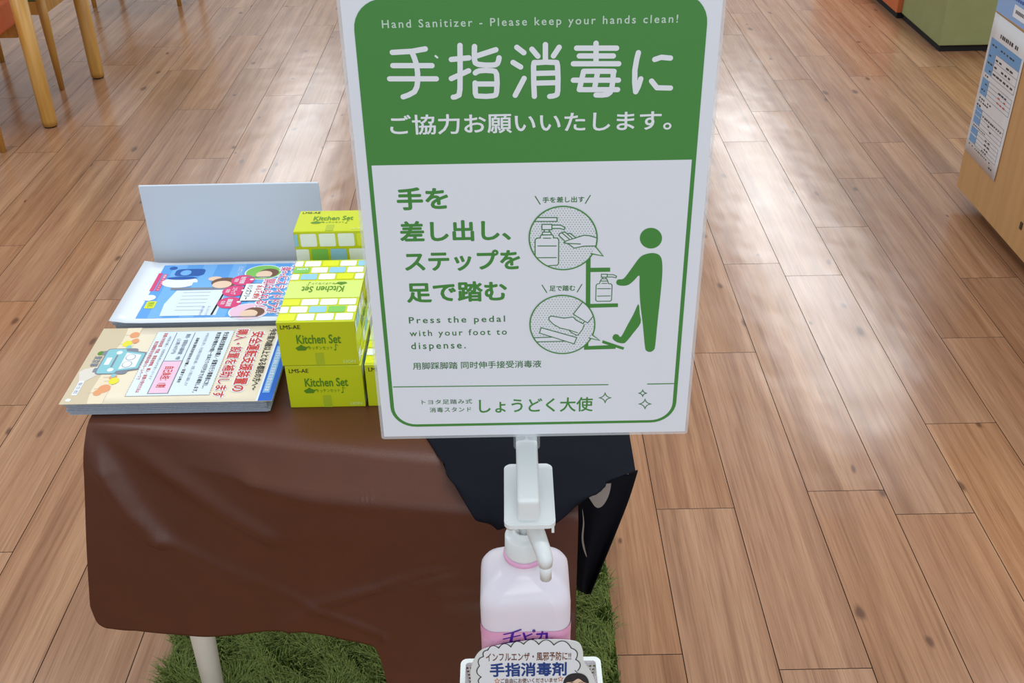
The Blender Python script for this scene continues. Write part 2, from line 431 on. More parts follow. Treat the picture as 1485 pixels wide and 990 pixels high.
def seg_dist(p, pl):
    best = 9
    for (ax, ay), (bx, by) in zip(pl[:-1], pl[1:]):
        dx, dy = bx-ax, by-ay; L = dx*dx+dy*dy
        t = max(0, min(1, ((p[0]-ax)*dx+(p[1]-ay)*dy)/L)); best = min(best, math.hypot(p[0]-ax-t*dx, p[1]-ay-t*dy))
    return best
def cloth_mat(name, rgb, rough, spec, bump, bscale, sheen=0.0):
    return mat(name, rgb, rough, spec, noise=0.10, nscale=25, bump=bump, bscale=bscale, sheen=sheen)
def build_brown():
    cm = cloth_mat('brown_vinyl', (86, 44, 26), 0.40, 0.5, 0.10, 900)
    # hem: pixels of the lower edge turned into points at their own heights
    hem_px = [(132, 876, .405), (135, 890, .395), (142, 902, .385), (152, 909, .38), (164, 911, .372), (182, 913, .368), (215, 915.5, .362), (258, 919.5, .358), (300, 922.5, .355), (345, 919, .356), (390, 913, .36),
              (430, 913, .362), (470, 918, .36), (505, 926, .356), (530, 931, .352), (543, 936, .35), (549, 946, .342), (554, 960, .332), (559, 980, .32), (564, 1000, .305), (570, 1025, .29), (580, 1050, .275),
              (600, 1060, .27), (650, 1062, .27), (700, 1062, .27), (750, 1062, .27), (800, 1060, .27), (826, 1058, .27), (834, 1052, .275)]
    def on_drop(x, y):
        # where the line of sight meets the hanging front, which leans forward a little
        p = at_y(x, y, 1.08)
        for _ in range(12): p = at_y(x, y, front_y(p.x, TZ-p.z))
        return p
    hem = [on_drop(h[0], h[1]) for h in hem_px]
    for i in range(1, len(hem)): hem[i].x = max(hem[i].x, hem[i-1].x+0.0012)
    Xs = [h.x+0.05*max(0, 1-(h.x-hem[0].x)/0.22)**1.5 for h in hem]
    # resample for a dense smooth sheet
    cols = smooth_poly([(x, h.x, h.y, h.z) for x, h in zip(Xs, hem)], n=4)
    folds = [  # polyline in (x, drop below the table top), amplitude, width
        ([(-0.575, 0.005), (-0.553, 0.075), (-0.53, 0.125), (-0.50, 0.165)], 0.012, 0.016),
        ([(-0.575, 0.03), (-0.56, 0.12), (-0.55, 0.30)], 0.006, 0.03),
        ([(-0.53, 0.01), (-0.46, 0.06), (-0.39, 0.10), (-0.33, 0.125)], 0.008, 0.016),
        ([(-0.43, -0.01), (-0.385, 0.022), (-0.33, 0.042), (-0.26, 0.048), (-0.14, 0.048), (-0.02, 0.046)], 0.005, 0.013),
        ([(-0.39, -0.01), (-0.36, 0.02), (-0.345, 0.04)], 0.006, 0.009),
        ([(-0.345, 0.34), (-0.315, 0.28), (-0.27, 0.235), (-0.19, 0.195), (-0.10, 0.15)], 0.006, 0.008),
        ([(-0.33, 0.22), (-0.27, 0.25), (-0.19, 0.28)], 0.004, 0.008),
        ([(-0.49, 0.17), (-0.42, 0.20), (-0.36, 0.215)], 0.005, 0.012),
        ([(-0.10, 0.20), (-0.02, 0.185), (0.06, 0.19)], 0.006, 0.018),
    ]
    rows = []
    ytop = [1.675, 1.55, 1.40, 1.30]
    for y in ytop: rows.append([Vector((c[0], y, TZ)) for c in cols])
    rows.append([Vector((c[0], edge_y(c[0])+0.05, TZ)) for c in cols])
    rows.append([Vector((c[0], edge_y(c[0])+0.02, TZ)) for c in cols])
    rows.append([Vector((c[0], edge_y(c[0])+0.006, TZ-0.0005)) for c in cols])
    NT = 80
    for i in range(NT+1):
        t = i/NT; row = []
        for c in cols:
            e = Vector((c[0], edge_y(c[0])-0.004, TZ-0.004)); h = Vector(c[1:])
            p = e.lerp(h, t)
            d = TZ-p.z; disp = 0.008*math.sin(math.pi*min(1, d/0.34)) if d > 0 else 0
            p.y = front_y(p.x, d)
            for pl, a, wd in folds:
                disp += a*math.exp(-(seg_dist((p.x, d), pl)/wd)**2)*min(1, t*6)
            disp *= 1 - 0.6*min(1, max(0, d/0.36))**4
            p = p + Vector((-0.16, -0.985, 0.06))*disp
            row.append(p)
        rows.append(row)
    b = MB(); b.grid(rows)
    o = b.build('tablecloth', cm)
    md = o.modifiers.new('thickness', 'SOLIDIFY'); md.thickness = 0.0012; md.offset = 1
    tag(o, 'dark brown leathery tablecloth with rounded corner hanging down the table front', 'tablecloth')
    # pale lining of the turned-back corner
    lm = mat('cloth_lining', (158, 150, 142), 0.8, 0.2, noise=0.04)
    tb = MB()
    pts = smooth_poly([(852, 713), (868, 700), (885, 688), (886, 703), (882, 720), (874, 733), (866, 736), (859, 729)], True, 4)
    tb.prism([at_y(x, y, 1.045) for x, y in pts], (0, 0.002, 0))
    pts = smooth_poly([(844.5, 738), (845.5, 758), (843.5, 780), (846, 796), (851, 808), (848.5, 796), (846, 780), (847.3, 758)], True, 4)
    tb.prism([at_y(x, y, 1.050) for x, y in pts], (0, 0.002, 0))
    l = tb.build('corner_lining', lm, o); l['label'] = 'pale underside of a turned corner'
build_brown()

def build_black():
    cm = cloth_mat('black_cotton', (27, 28, 35), 1.0, 0.06, 0.15, 1500)
    cols = []
    def hp(x, y, lift=0.020):
        # a point of the overhang hanging just in front of the table edge
        Y = 1.04
        for _ in range(10):
            p = at_y(x, y, Y); Y = front_y(p.x, TZ-p.z)-lift
        return at_y(x, y, Y)
    Z = TZ+0.0035
    spec = [(618, 633, None, -.125), (640, 668, None, -.115), (660, 696, 'h', -.10), (690, 738, 'h', -.075), (708, 757, 'h', -.05), (722, 764, 'h', -.03), (738, 756, 'h', -.01), (775, 736, 'h', .02), (805, 725, 'h', .05), (832, 714, 'h', .075), (870, 702, 'h', .105), (905, 689, 'h', .13), (925, 682, 'h', .150)]
    for px, py, k, xb in spec:
        if k == 'h':
            h = hp(px, py); ex = h.x
        else:
            h = at_z(px, py, Z); ex = h.x
        cols.append((xb, ex, h, k))
    dense = []
    for (a, b_) in zip(cols[:-1], cols[1:]):
        for s in range(5):
            t = s/5; dense.append((a[0]+(b_[0]-a[0])*t, a[1]+(b_[1]-a[1])*t, a[2].lerp(b_[2], t)))
    dense.append(cols[-1][:3])
    rows = []
    for y in (1.60, 1.45, 1.32): rows.append([Vector((max(xb, -0.125) if y < 1.4 else xb, y, Z)) for xb, ex, h in dense])
    def on_top(h): return h.z > Z-0.004
    for dy in (0.10, 0.05, 0.02, 0.004):
        rows.append([Vector((ex, max(edge_y(ex)+dy, h.y+dy*0.3), Z)) for xb, ex, h in dense])
    for i in range(1, 9):
        t = i/8; row = []
        for j, (xb, ex, h) in enumerate(dense):
            e = Vector((ex, max(edge_y(ex)-0.008, h.y), min(Z-0.002, max(h.z, Z-0.012))))
            p = e.lerp(h, t)
            if not on_top(h): p.y = front_y(p.x, TZ-p.z)-0.020*min(1, t*3)-0.004
            if not on_top(h): p.y -= 0.003*math.sin(j*0.45+t*1.5)*t + 0.004*math.sin(math.pi*t)
            row.append(p)
        rows.append(row)
    b = MB(); b.grid(rows)
    o = b.build('black_cloth', cm)
    md = o.modifiers.new('thickness', 'SOLIDIFY'); md.thickness = 0.001; md.offset = 1
    tag(o, 'black cotton cloth laid diagonally over the right corner of the table', 'cloth')
    # the side that hangs past the corner
    L_ = smooth_poly([(828, 712), (829, 740), (830, 780), (832, 820), (838, 852)], n=5); R_ = smooth_poly([(925, 683), (913, 722), (896, 766), (876, 815), (857, 861)], n=5)
    rows = []
    for i, (l, r_) in enumerate(zip(L_, R_)):
        t = i/(len(L_)-1); row = []
        for s in range(21):
            q = s/20; x = l[0]+(r_[0]-l[0])*q; y = l[1]+(r_[1]-l[1])*q + 6*math.sin(math.pi*q)*t*0.6
            Yd = 1.062 + 0.045*t + 0.010*math.sin(q*9+t*2)*(0.3+t) - 0.028*q*(1-t)
            row.append(at_y(x, y, Yd))
        rows.append(row)
    b2 = MB(); b2.grid(rows)
    f = b2.build('side_drop', cm, o)
    md = f.modifiers.new('thickness', 'SOLIDIFY'); md.thickness = 0.001
build_black()

# ------------------------------------------------------------------ leaflets
paper_edge = mat('paper_edges', (176, 184, 196), 0.7, 0.2, noise=0.25, nscale=400)
def pile(x0, x1, y0, y1, z0, z1, n, label, seed, skew=(0, 0)):
    r2 = random.Random(seed); b = MB(); h = (z1-z0)/n
    for i in range(n):
        t = i/(n-1)
        jx = r2.uniform(-0.0012, 0.0012) + skew[0]*t + 0.002*math.sin(i*0.5); jy = r2.uniform(-0.0012, 0.0012)+skew[1]*t
        a = (x0+jx, y0+jy, z0+i*h); c = (x1+jx-0.001*r2.random()*3, y1+jy, z0+i*h+h*0.82)
        b.box(a, c)
    o = b.build('leaflet_pile', paper_edge)
    return tag(o, label, 'leaflets', kind='stuff')
FZ = 0.7225
pile(-0.604, -0.333, 1.170, 1.352, TZ+0.0025, FZ-0.0008, 26, 'thick pile of leaflets under the cream one with the car drawing', 3, (-0.004, -0.001))
pile(-0.600, -0.335, 1.373, 1.552, TZ+0.0025, FZ+0.0022, 24, 'pile of leaflets under the blue one, against the white board', 4, (-0.003, -0.001))

def leaflet(name, x0, x1, y0, y1, z, base, curl):
    """a sheet whose top edge is at x1; u runs from the far edge to the near edge, v from x0 to x1"""
    b = MB(); rows = []
    for i in range(13):
        x = x0+(x1-x0)*i/12; row = []
        for j in range(9):
            y = y1+(y0-y1)*j/8; row.append(Vector((x, y, z + curl(i/12, j/8))))
        rows.append(row)
    b.grid(rows); o = b.build(name, base)
    md = o.modifiers.new('thickness', 'SOLIDIFY'); md.thickness = 0.0003; md.offset = 0
    return o
def drape(objs, fn, x0, x1, y0, y1):
    for o in objs:
        for v in o.data.vertices:
            co = v.co; v.co.z += fn((co.x-x0)/(x1-x0), (y1-co.y)/(y1-y0))
def front_leaflet():
    x0, x1, y0, y1 = -0.612, -0.326, 1.164, 1.357
    z = FZ
    cu = lambda a, b: 0.0
    o = leaflet('car_leaflet', x0, x1, y0, y1, z, mat('leaflet_cream', (240, 226, 200), 0.35, 0.4), cu)
    tag(o, 'cream leaflet with red Japanese headline and light blue car drawing, on the front pile', 'leaflet')
    k = (x1-x0)/297.0; ku = (y1-y0)/210.0
    A = Art((x0, y1, z+0.0004), (0, -ku, 0), (k, 0, 0), (0, 0, 1))
    W = 'white'
    A.rect('tan', 0, 0, 210, 40, 1)
    A.poly('cream', smooth_poly([(0, 38), (40, 40), (90, 34), (130, 37), (175, 35), (210, 39)], False, 4)+[(210, 60), (0, 60)], 2)
    A.poly('road', [(118, 8), (126, 2), (160, 12), (128, 36), (96, 42), (84, 38), (110, 30)], 3)
    # trees
    for (u, v, c, s) in ((22, 54, 'orange', 9), (40, 60, 'orange', 7), (48, 50, 'yellow', 9), (142, 56, 'orange', 7), (152, 60, 'yellow', 9), (172, 52, 'orange', 11), (182, 46, 'orange', 8)):
        A.poly('tan', [(u-1, v-14), (u+1, v-14), (u+1, v), (u-1, v)], 3); A.disc(c, u, v, s, s*0.8, 4, 14)
    O0, e0 = A.O.copy(), A.ey.copy(); A.O = A.O-A.ey*6; A.ey = A.ey*0.93
    # car
    A.rect('greyline', 68, 29, 80, 42, 4, 2); A.rect('greyline', 116, 29, 128, 42, 4, 2)
    A.rect('greyline', 62, 34, 134, 84, 5, 6); A.rect('carblue', 64, 36, 132, 66, 6, 5)
    A.poly('greyline', [(66, 64), (130, 64), (122, 100), (74, 100)], 5)
    A.poly('carblue', [(70, 64), (126, 64), (119, 98), (77, 98)], 6); A.poly('white', [(75, 68), (121, 68), (115, 93), (81, 93)], 7)
    A.disc('grey', 88, 78, 9, 8, 8); A.disc('white', 88, 78, 7.5, 6.5, 9); A.disc('grey', 108, 78, 9, 8, 8); A.disc('white', 108, 78, 7.5, 6.5, 9)
    A.disc('white', 74, 56, 5, lay=7, n=12); A.disc('white', 122, 56, 5, lay=7, n=12); A.rect('white', 88, 41, 108, 49, 7); A.stroke('greyline', [(82, 55), (114, 55)], 3, 7)
    A.disc('carblue', 58, 66, 5, 4, 6, 12); A.disc('carblue', 138, 66, 5, 4, 6, 12)
    A.O, A.ey = O0, e0
    A.disc('limedark', 74, 18, 6, 5, 3, 12); A.text('greyline', '東京都', 82, 12, 112, 24, 4, 0.02); A.rect('white', 150, 10, 188, 18, 3, 2); A.text('greyline', '東京都', 154, 11, 184, 17, 4)
    A.disc('white', 200, 10, 4, lay=3, n=12)
    # text panel
    A.rect('grey', 13, 87, 193, 206, 2, 0); A.rect('paleblue', 14, 88, 192, 205, 3)
    for u in range(16, 192, 6): A.rect('cream', u, 86.5, u+2.2, 88.3, 5); A.rect('cream', u, 204.7, u+2.2, 206.5, 5)
    T = A.text
    T('black', '安全運転支援装置の購入・設置を行う事業者に対し、', 18, 191, 176, 199, 5, 0.015); T('black', '東京都が費用の9割(一台あたり10万円まで)を補助します。', 18, 179, 186, 187, 5, 0.015)
    T('greyline', '※令和元年度に限り、安全運転支援装置を購入・設置した場合に補助します', 20, 164, 168, 169, 5)
    T('black', '高齢者(運転免許保有者)が購入・設置する場合', 34, 151, 160, 157, 5, 0.01)
    A.stroke('greyline', [(18, 118), (100, 118), (100, 146), (18, 146)], 1.2, 5, True, False); A.rect('greyline', 100, 117, 188, 147, 5); A.rect('pink', 101.5, 118.5, 186.5, 145.5, 6)
    T('greyline', '費用・事業者の補助額：9割', 22, 134, 96, 141, 6, 0.01); T('greyline', '(上限10万円)', 36, 123, 80, 130, 6, 0.01); T('red', '自己負担：1割', 116, 125, 172, 139, 7, 0.02)
    T('greyline', '※装置の購入・設置費用(税込)が対象となります', 28, 108, 150, 113, 5)
    T('red', '装置の対象装置・性能、事業者情報、購入・設置の受付方法は', 18, 99, 184, 105, 5, 0.01); T('red', '東京都都民安全推進本部のホームページで', 42, 91, 150, 97, 5, 0.01)
    # headline
    for dv in (0.9,): pass
    T('white', '購入・設置を補助します', 8, 208, 202, 230, 3, 0.09); T('red', '購入・設置を補助します', 10, 210, 200, 228, 5, 0.02)
    T('white', '安全運転支援装置の', 16, 232, 188, 256, 3, 0.09); T('red', '安全運転支援装置の', 18, 234, 186, 254, 5, 0.025)
    T('black', '今年度70歳以上となる都民の方へ～', 10, 260, 182, 272, 5, 0.015)
    A.rect('blue', 0, 277, 210, 297, 3); A.rect('white', 0, 274, 210, 277, 3); A.rect('sky2', 62, 280, 190, 290, 4); T('white', '高齢者安全運転支援装置設置促進事業', 66, 281.5, 186, 288.5, 5, 0.01)
    objs = A.finish(o, {'red': 'headline_lettering', 'black': 'small_lettering', 'carblue': 'car_print', 'blue': 'top_banner', 'paleblue': 'text_panel', 'greyline': 'fine_print'})
    drape(objs, cu, x0, x1, y0, y1)
front_leaflet()
def blue_leaflet():
    x0, x1, y0, y1 = -0.606, -0.316, 1.366, 1.556
    z = FZ+0.0035
    cu = lambda a, b: 0.005*max(0, 1-a*7.5)**2
    o = leaflet('sliding_door_leaflet', x0, x1, y0, y1, z, mat('leaflet_white', (236, 242, 250), 0.3, 0.5), cu)
    tag(o, 'sky blue leaflet with pink and white headline and round pictures, on the rear pile', 'leaflet')
    k = (x1-x0)/297.0; ku = (y1-y0)/210.0
    k *= 1.117
    A = Art((x0-k*29.8, y1, z+0.0004), (0, -ku, 0), (k, 0, 0), (0, 0, 1)); T = A.text
    A.rect('sky', 10, 62, 196, 285, 1)
    for i in range(5): A.rect('sky2', 10, 78+44*i, 196, 98+44*i, 2)
    A.rect('white', 10, 272, 196, 285, 3)
    # pictures at the foot
    A.rect('deepblue', 26, 84, 52, 128, 3, 8); A.disc('sky2', 40, 100, 10, 8, 4); A.disc('deepblue', 22, 78, 6, lay=4)
    A.disc('white', 74, 98, 20, 26, 4); A.disc('deepblue', 60, 98, 6, 22, 5)
    A.disc('hair', 78, 165, 17, 20, 6); A.disc('skin', 86, 162, 13, 14, 7); A.disc('skin', 64, 148, 8, 10, 5); A.rect('sky2', 76, 118, 96, 150, 4)
    A.poly('paleblue', [(104, 100), (104, 172), (190, 172), (190, 94), (150, 92)], 4); A.poly('greyline', [(94, 90), (102, 90), (104, 186), (96, 190)], 5); A.stroke('black', [(120, 170), (188, 166)], 3, 6)
    for i in range(6): A.stroke('grey', [(112+i*12, 112), (112+i*12, 150)], 1.6, 5)
    A.rect('magenta', 40, 60, 104, 66, 3); A.rect('magenta', 44, 68, 104, 74, 3); T('white', '電動スライドドア', 46, 69, 102, 73, 4)
    A.disc('white', 128, 66, 10, 9, 4); A.rect('tileyellow', 140, 66, 164, 80, 4, 3); T('limedark', '無料', 143, 68, 161, 78, 5)
    for u, v in ((72, 190), (110, 184), (150, 184)):
        A.disc('magenta', u, v, 19, 17, 7); T('white', ('助手席側', 'ステップ', '運転席側')[(72, 110, 150).index(u)], u-12, v-4, u+12, v+4, 8, 0.02); T('white', '電動', u-6, v-12, u+6, v-6, 8); A.disc('white', u-2, v+13, 3, lay=8, n=10)
    for u, v, c in ((44, 216, 'tilegreen'), (180, 216, 'pink')):
        A.disc('white', u, v, 27, 28, 5); A.disc(c, u, v, 25, 26, 6); A.disc('hair', u+3, v+8, 16, 15, 7); A.disc('skin', u+8, v+2, 13, 12, 8); A.rect('greyline', u+16, v-22, u+19, v+16, 9)
    A.rect('black', 84, 196, 146, 228, 7, 2); A.rect('white', 85.5, 197.5, 144.5, 226.5, 8, 2); T('red', 'あると便利', 92, 214, 138, 223, 9, 0.03); T('black', 'ハンズフリー', 90, 201, 140, 210, 9, 0.03)
    def head(s, u0, v0, u1, v1):
        T('white', s, u0-2.5, v0-2.5, u1+2.5, v1+2.5, 7, 0.10); T('magenta', s, u0, v0, u1, v1, 9, 0.012)
    head('開けられる！', 70, 222, 166, 238); head('楽〜にスライドドアが', 26, 240, 186, 256); head('両手がふさがっていても、', 10, 258, 192, 273)
    T('white', 'ハンズフリー', 20, 176, 52, 184, 5, 0.02); T('deepblue', '車種により装備が異なります', 160, 148, 190, 152, 5); T('deepblue', '詳しくはスタッフまで', 160, 156, 190, 160, 5)
    A.disc('magenta', 26, 281, 16, 12, 9); T('white', '新しい', 17, 282, 35, 287, 10, 0.02); T('white', '提案', 19, 274, 33, 280, 10, 0.02)
    A.disc('tileyellow', 180, 276, 22, 14, 9); T('red', '安心', 170, 272, 182, 280, 10, 0.03); T('limedark', '便利', 184, 272, 194, 280, 10)
    objs = A.finish(o, {'sky': 'background_panel', 'magenta': 'headline_lettering', 'white': 'white_print', 'hair': 'portrait_hair_print', 'skin': 'portrait_face_print', 'deepblue': 'blue_drawing_print'})
    drape(objs, cu, x0, x1, y0, y1)
blue_leaflet()

# white board standing behind the leaflets
def build_board():
    b = MB(); b.box((-0.598, 1.578, TZ+0.001), (-0.309, 1.582, 0.8545), 0.0008, 1)
    b.box((-0.598, 1.580, TZ+0.001), (-0.309, 1.66, TZ+0.004), 0.0008, 1)
    o = b.build('display_board', mat('board_white', (208, 218, 231), 0.5, 0.4, noise=0.02, nscale=8))
    tag(o, 'plain white card board standing upright behind the blue leaflet', 'board')
build_board()

# ------------------------------------------------------------------ gift boxes
BW, BH, BD = 0.1022, 0.0680, 0.170
def gift_box(label):
    """lies with its labelled end towards -Y; base centre of that end's lower edge at the origin"""
    t = thing('gift_box', (0, 0, 0), label, 'box', 'lime green gift boxes on the table')
    bm_ = mat('lime_carton', (203, 212, 26), 0.30, 0.45, noise=0.02, nscale=10)
    b = MB(); b.box((-BW/2, 0, 0), (BW/2, BD, BH), 0.0012, 2); b.build('carton', bm_, t)
    F = Art((-BW/2, -0.0002, 0), (0.001, 0, 0), (0, 0, 0.001), (0, -1, 0))     # end face, millimetres, 102 x 68
    F.text('black', 'LMS-AE', 5, 57.5, 31, 63.5, 1, 0.01, 'line')
    F.text('limedark', 'Kitchen Set', 24, 35, 82, 48.5, 1, 0.025, 'line')
    F.text('limedark', 'キッチンセット', 38, 25, 70, 30.5, 1, 0.01)
    F.poly('limedark', [(24, 24), (34, 24), (37, 28), (40, 31), (35.5, 29.5), (31, 31.5), (30, 33), (28, 33), (27, 31.5), (23, 29.5), (21, 28)], 1)
    F.stroke('limedark', [(74, 24.5), (74, 33), (77, 31)], 0.8, 1); F.disc('limedark', 73, 24.5, 1.6, 1.2, 1, 10)
    F.text('limepale', 'LION', 82, 4, 98, 8.5, 1, 0.05, 'line')
    F.rect('lime', 46, 0.5, 57, 20, 1)
    U = Art((-BW/2, 0, BH+0.0002), (0.001, 0, 0), (0, 0.001, 0), (0, 0, 1))    # top, 102 x 170, b from the labelled end
    D = Art((BW/2, BD, BH+0.0002), (-0.001, 0, 0), (0, -0.001, 0), (0, 0, 1))  # the same, upside down
    def tiles(A, b0, hgt, start, cols, wd=22.5, gap=2.6, amax=101, lay=1):
        a = start
        for c in cols:
            a0, a1 = max(a, 0.8), min(a+wd, amax)
            if a1-a0 > 3 and c: A.rect(c, a0, b0, a1, b0+hgt, lay, 2.2, 3)
            a += wd+gap
    W_, B_, G_, Y_ = 'tilewhite', 'tileblue', 'tilegreen', 'tileyellow'
    tiles(U, 3, 17, 1, [Y_, W_, W_, W_]); tiles(U, 23, 16, -11, [W_, W_, B_, G_, W_]); tiles(U, 42, 16, 1, [Y_, W_, W_, W_])
    tiles(U, 112, 16, -11, [W_, B_, W_, Y_, W_]); tiles(U, 131, 16, 1, [G_, W_, B_, W_]); tiles(U, 150, 16, -11, [W_, W_, Y_, W_, B_])
    U.rect('limepale', 0.4, 61, 101.8, 108, 1)
    D.text('limedark', 'Kitchen Set', 24, 78, 82, 94, 2, 0.025, 'line'); D.text('limedark', 'キッチンセット', 38, 67, 70, 73, 2, 0.01)
    D.poly('limedark', [(24, 66), (34, 66), (37, 70), (40, 73), (35.5, 71.5), (31, 73.5), (30, 75), (28, 75), (27, 73.5), (23, 71.5), (21, 70)], 2)
    D.stroke('limedark', [(74, 66.5), (74, 75), (77, 73)], 0.8, 2); D.disc('limedark', 73, 66.5, 1.6, 1.2, 2, 10); D.text('tilewhite', 'LION', 82, 25, 97, 30, 2, 0.04, 'line')
    S = Art((BW/2+0.0002, 0, 0), (0, 0.001, 0), (0, 0, 0.001), (1, 0, 0))      # right side, 170 x 68
    tiles(S, 2, 15, 2, [W_, Y_, W_, B_, W_, W_, G_], amax=168); tiles(S, 48, 17, -9, [W_, B_, W_, W_, Y_, W_, W_, W_], amax=168); S.text('limedark', 'Kitchen Set', 50, 26, 120, 42, 1, 0.02, 'line')
    S2 = Art((-BW/2-0.0002, BD, 0), (0, -0.001, 0), (0, 0, 0.001), (-1, 0, 0))
    tiles(S2, 2, 15, 2, [W_, Y_, W_, B_, W_, W_, G_], amax=168); tiles(S2, 48, 17, -9, [W_, B_, W_, W_, Y_, W_, W_, W_], amax=168)
    Q = Art((-BW/2, 0, -0.0002), (0.001, 0, 0), (0, 0.001, 0), (0, 0, -1))     # underside, b from the labelled end
    tiles(Q, 4, 20.5, -18, [B_, W_, W_, W_, Y_], wd=23.5, gap=3.6); tiles(Q, 28.5, 19, -4, [W_, G_, B_, W_], wd=23.5, gap=3.6); tiles(Q, 60, 22, -18, [Y_, W_, W_, W_, Y_], wd=24, gap=3)
    F.finish(t, {'black': 'model_code', 'limedark': 'lettering', 'limepale': 'maker_logo', 'lime': 'tape'})
    merged = {}
    for A in (U, D, S, S2, Q):
        for ink, m in A.ink.items():
            g = merged.setdefault(ink, MB()); g.add(m.v, m.f)
    nm = {'tilewhite': 'white_tile_pattern', 'tileblue': 'blue_tile_pattern', 'tilegreen': 'green_tile_pattern', 'tileyellow': 'yellow_tile_pattern', 'limedark': 'lettering', 'limepale': 'plain_band'}
    for ink, m in merged.items(): m.build(nm[ink], INK[ink], t, recalc=False)
    return t
def copy_tree(o, label):
    c = o.copy(); C.objects.link(c); c['label'] = label
    for ch in list(o.children):
        d = ch.copy(); C.objects.link(d); d.parent = c
    return c
INK['lime'] = mat('tape_over_lime', (176, 194, 40), 0.2, 0.5)
b0 = gift_box('lower lime Kitchen Set gift box lying directly on the brown cloth, under another')
bz = TZ+0.0012
b0.location = (-0.3085+BW/2+0.0025, 1.179, bz)
b1 = copy_tree(b0, 'lime Kitchen Set gift box with tiled lid stacked on top of the lower one'); b1.location = (-0.3085+BW/2, 1.1785, bz+BH+0.0008)
b2 = copy_tree(b0, 'lime gift box on the brown cloth half hidden behind the green sign edge'); b2.location = (-0.2005+BW/2+0.0005, 1.1795, bz)
b3 = copy_tree(b0, 'lime gift box standing on end at the back of the stack, labelled end up')
b3.location = (-0.3135+BW/2, 1.3665+BH-0.063, bz+0.170+0.001); b3.rotation_euler = (R(-90), 0, 0)

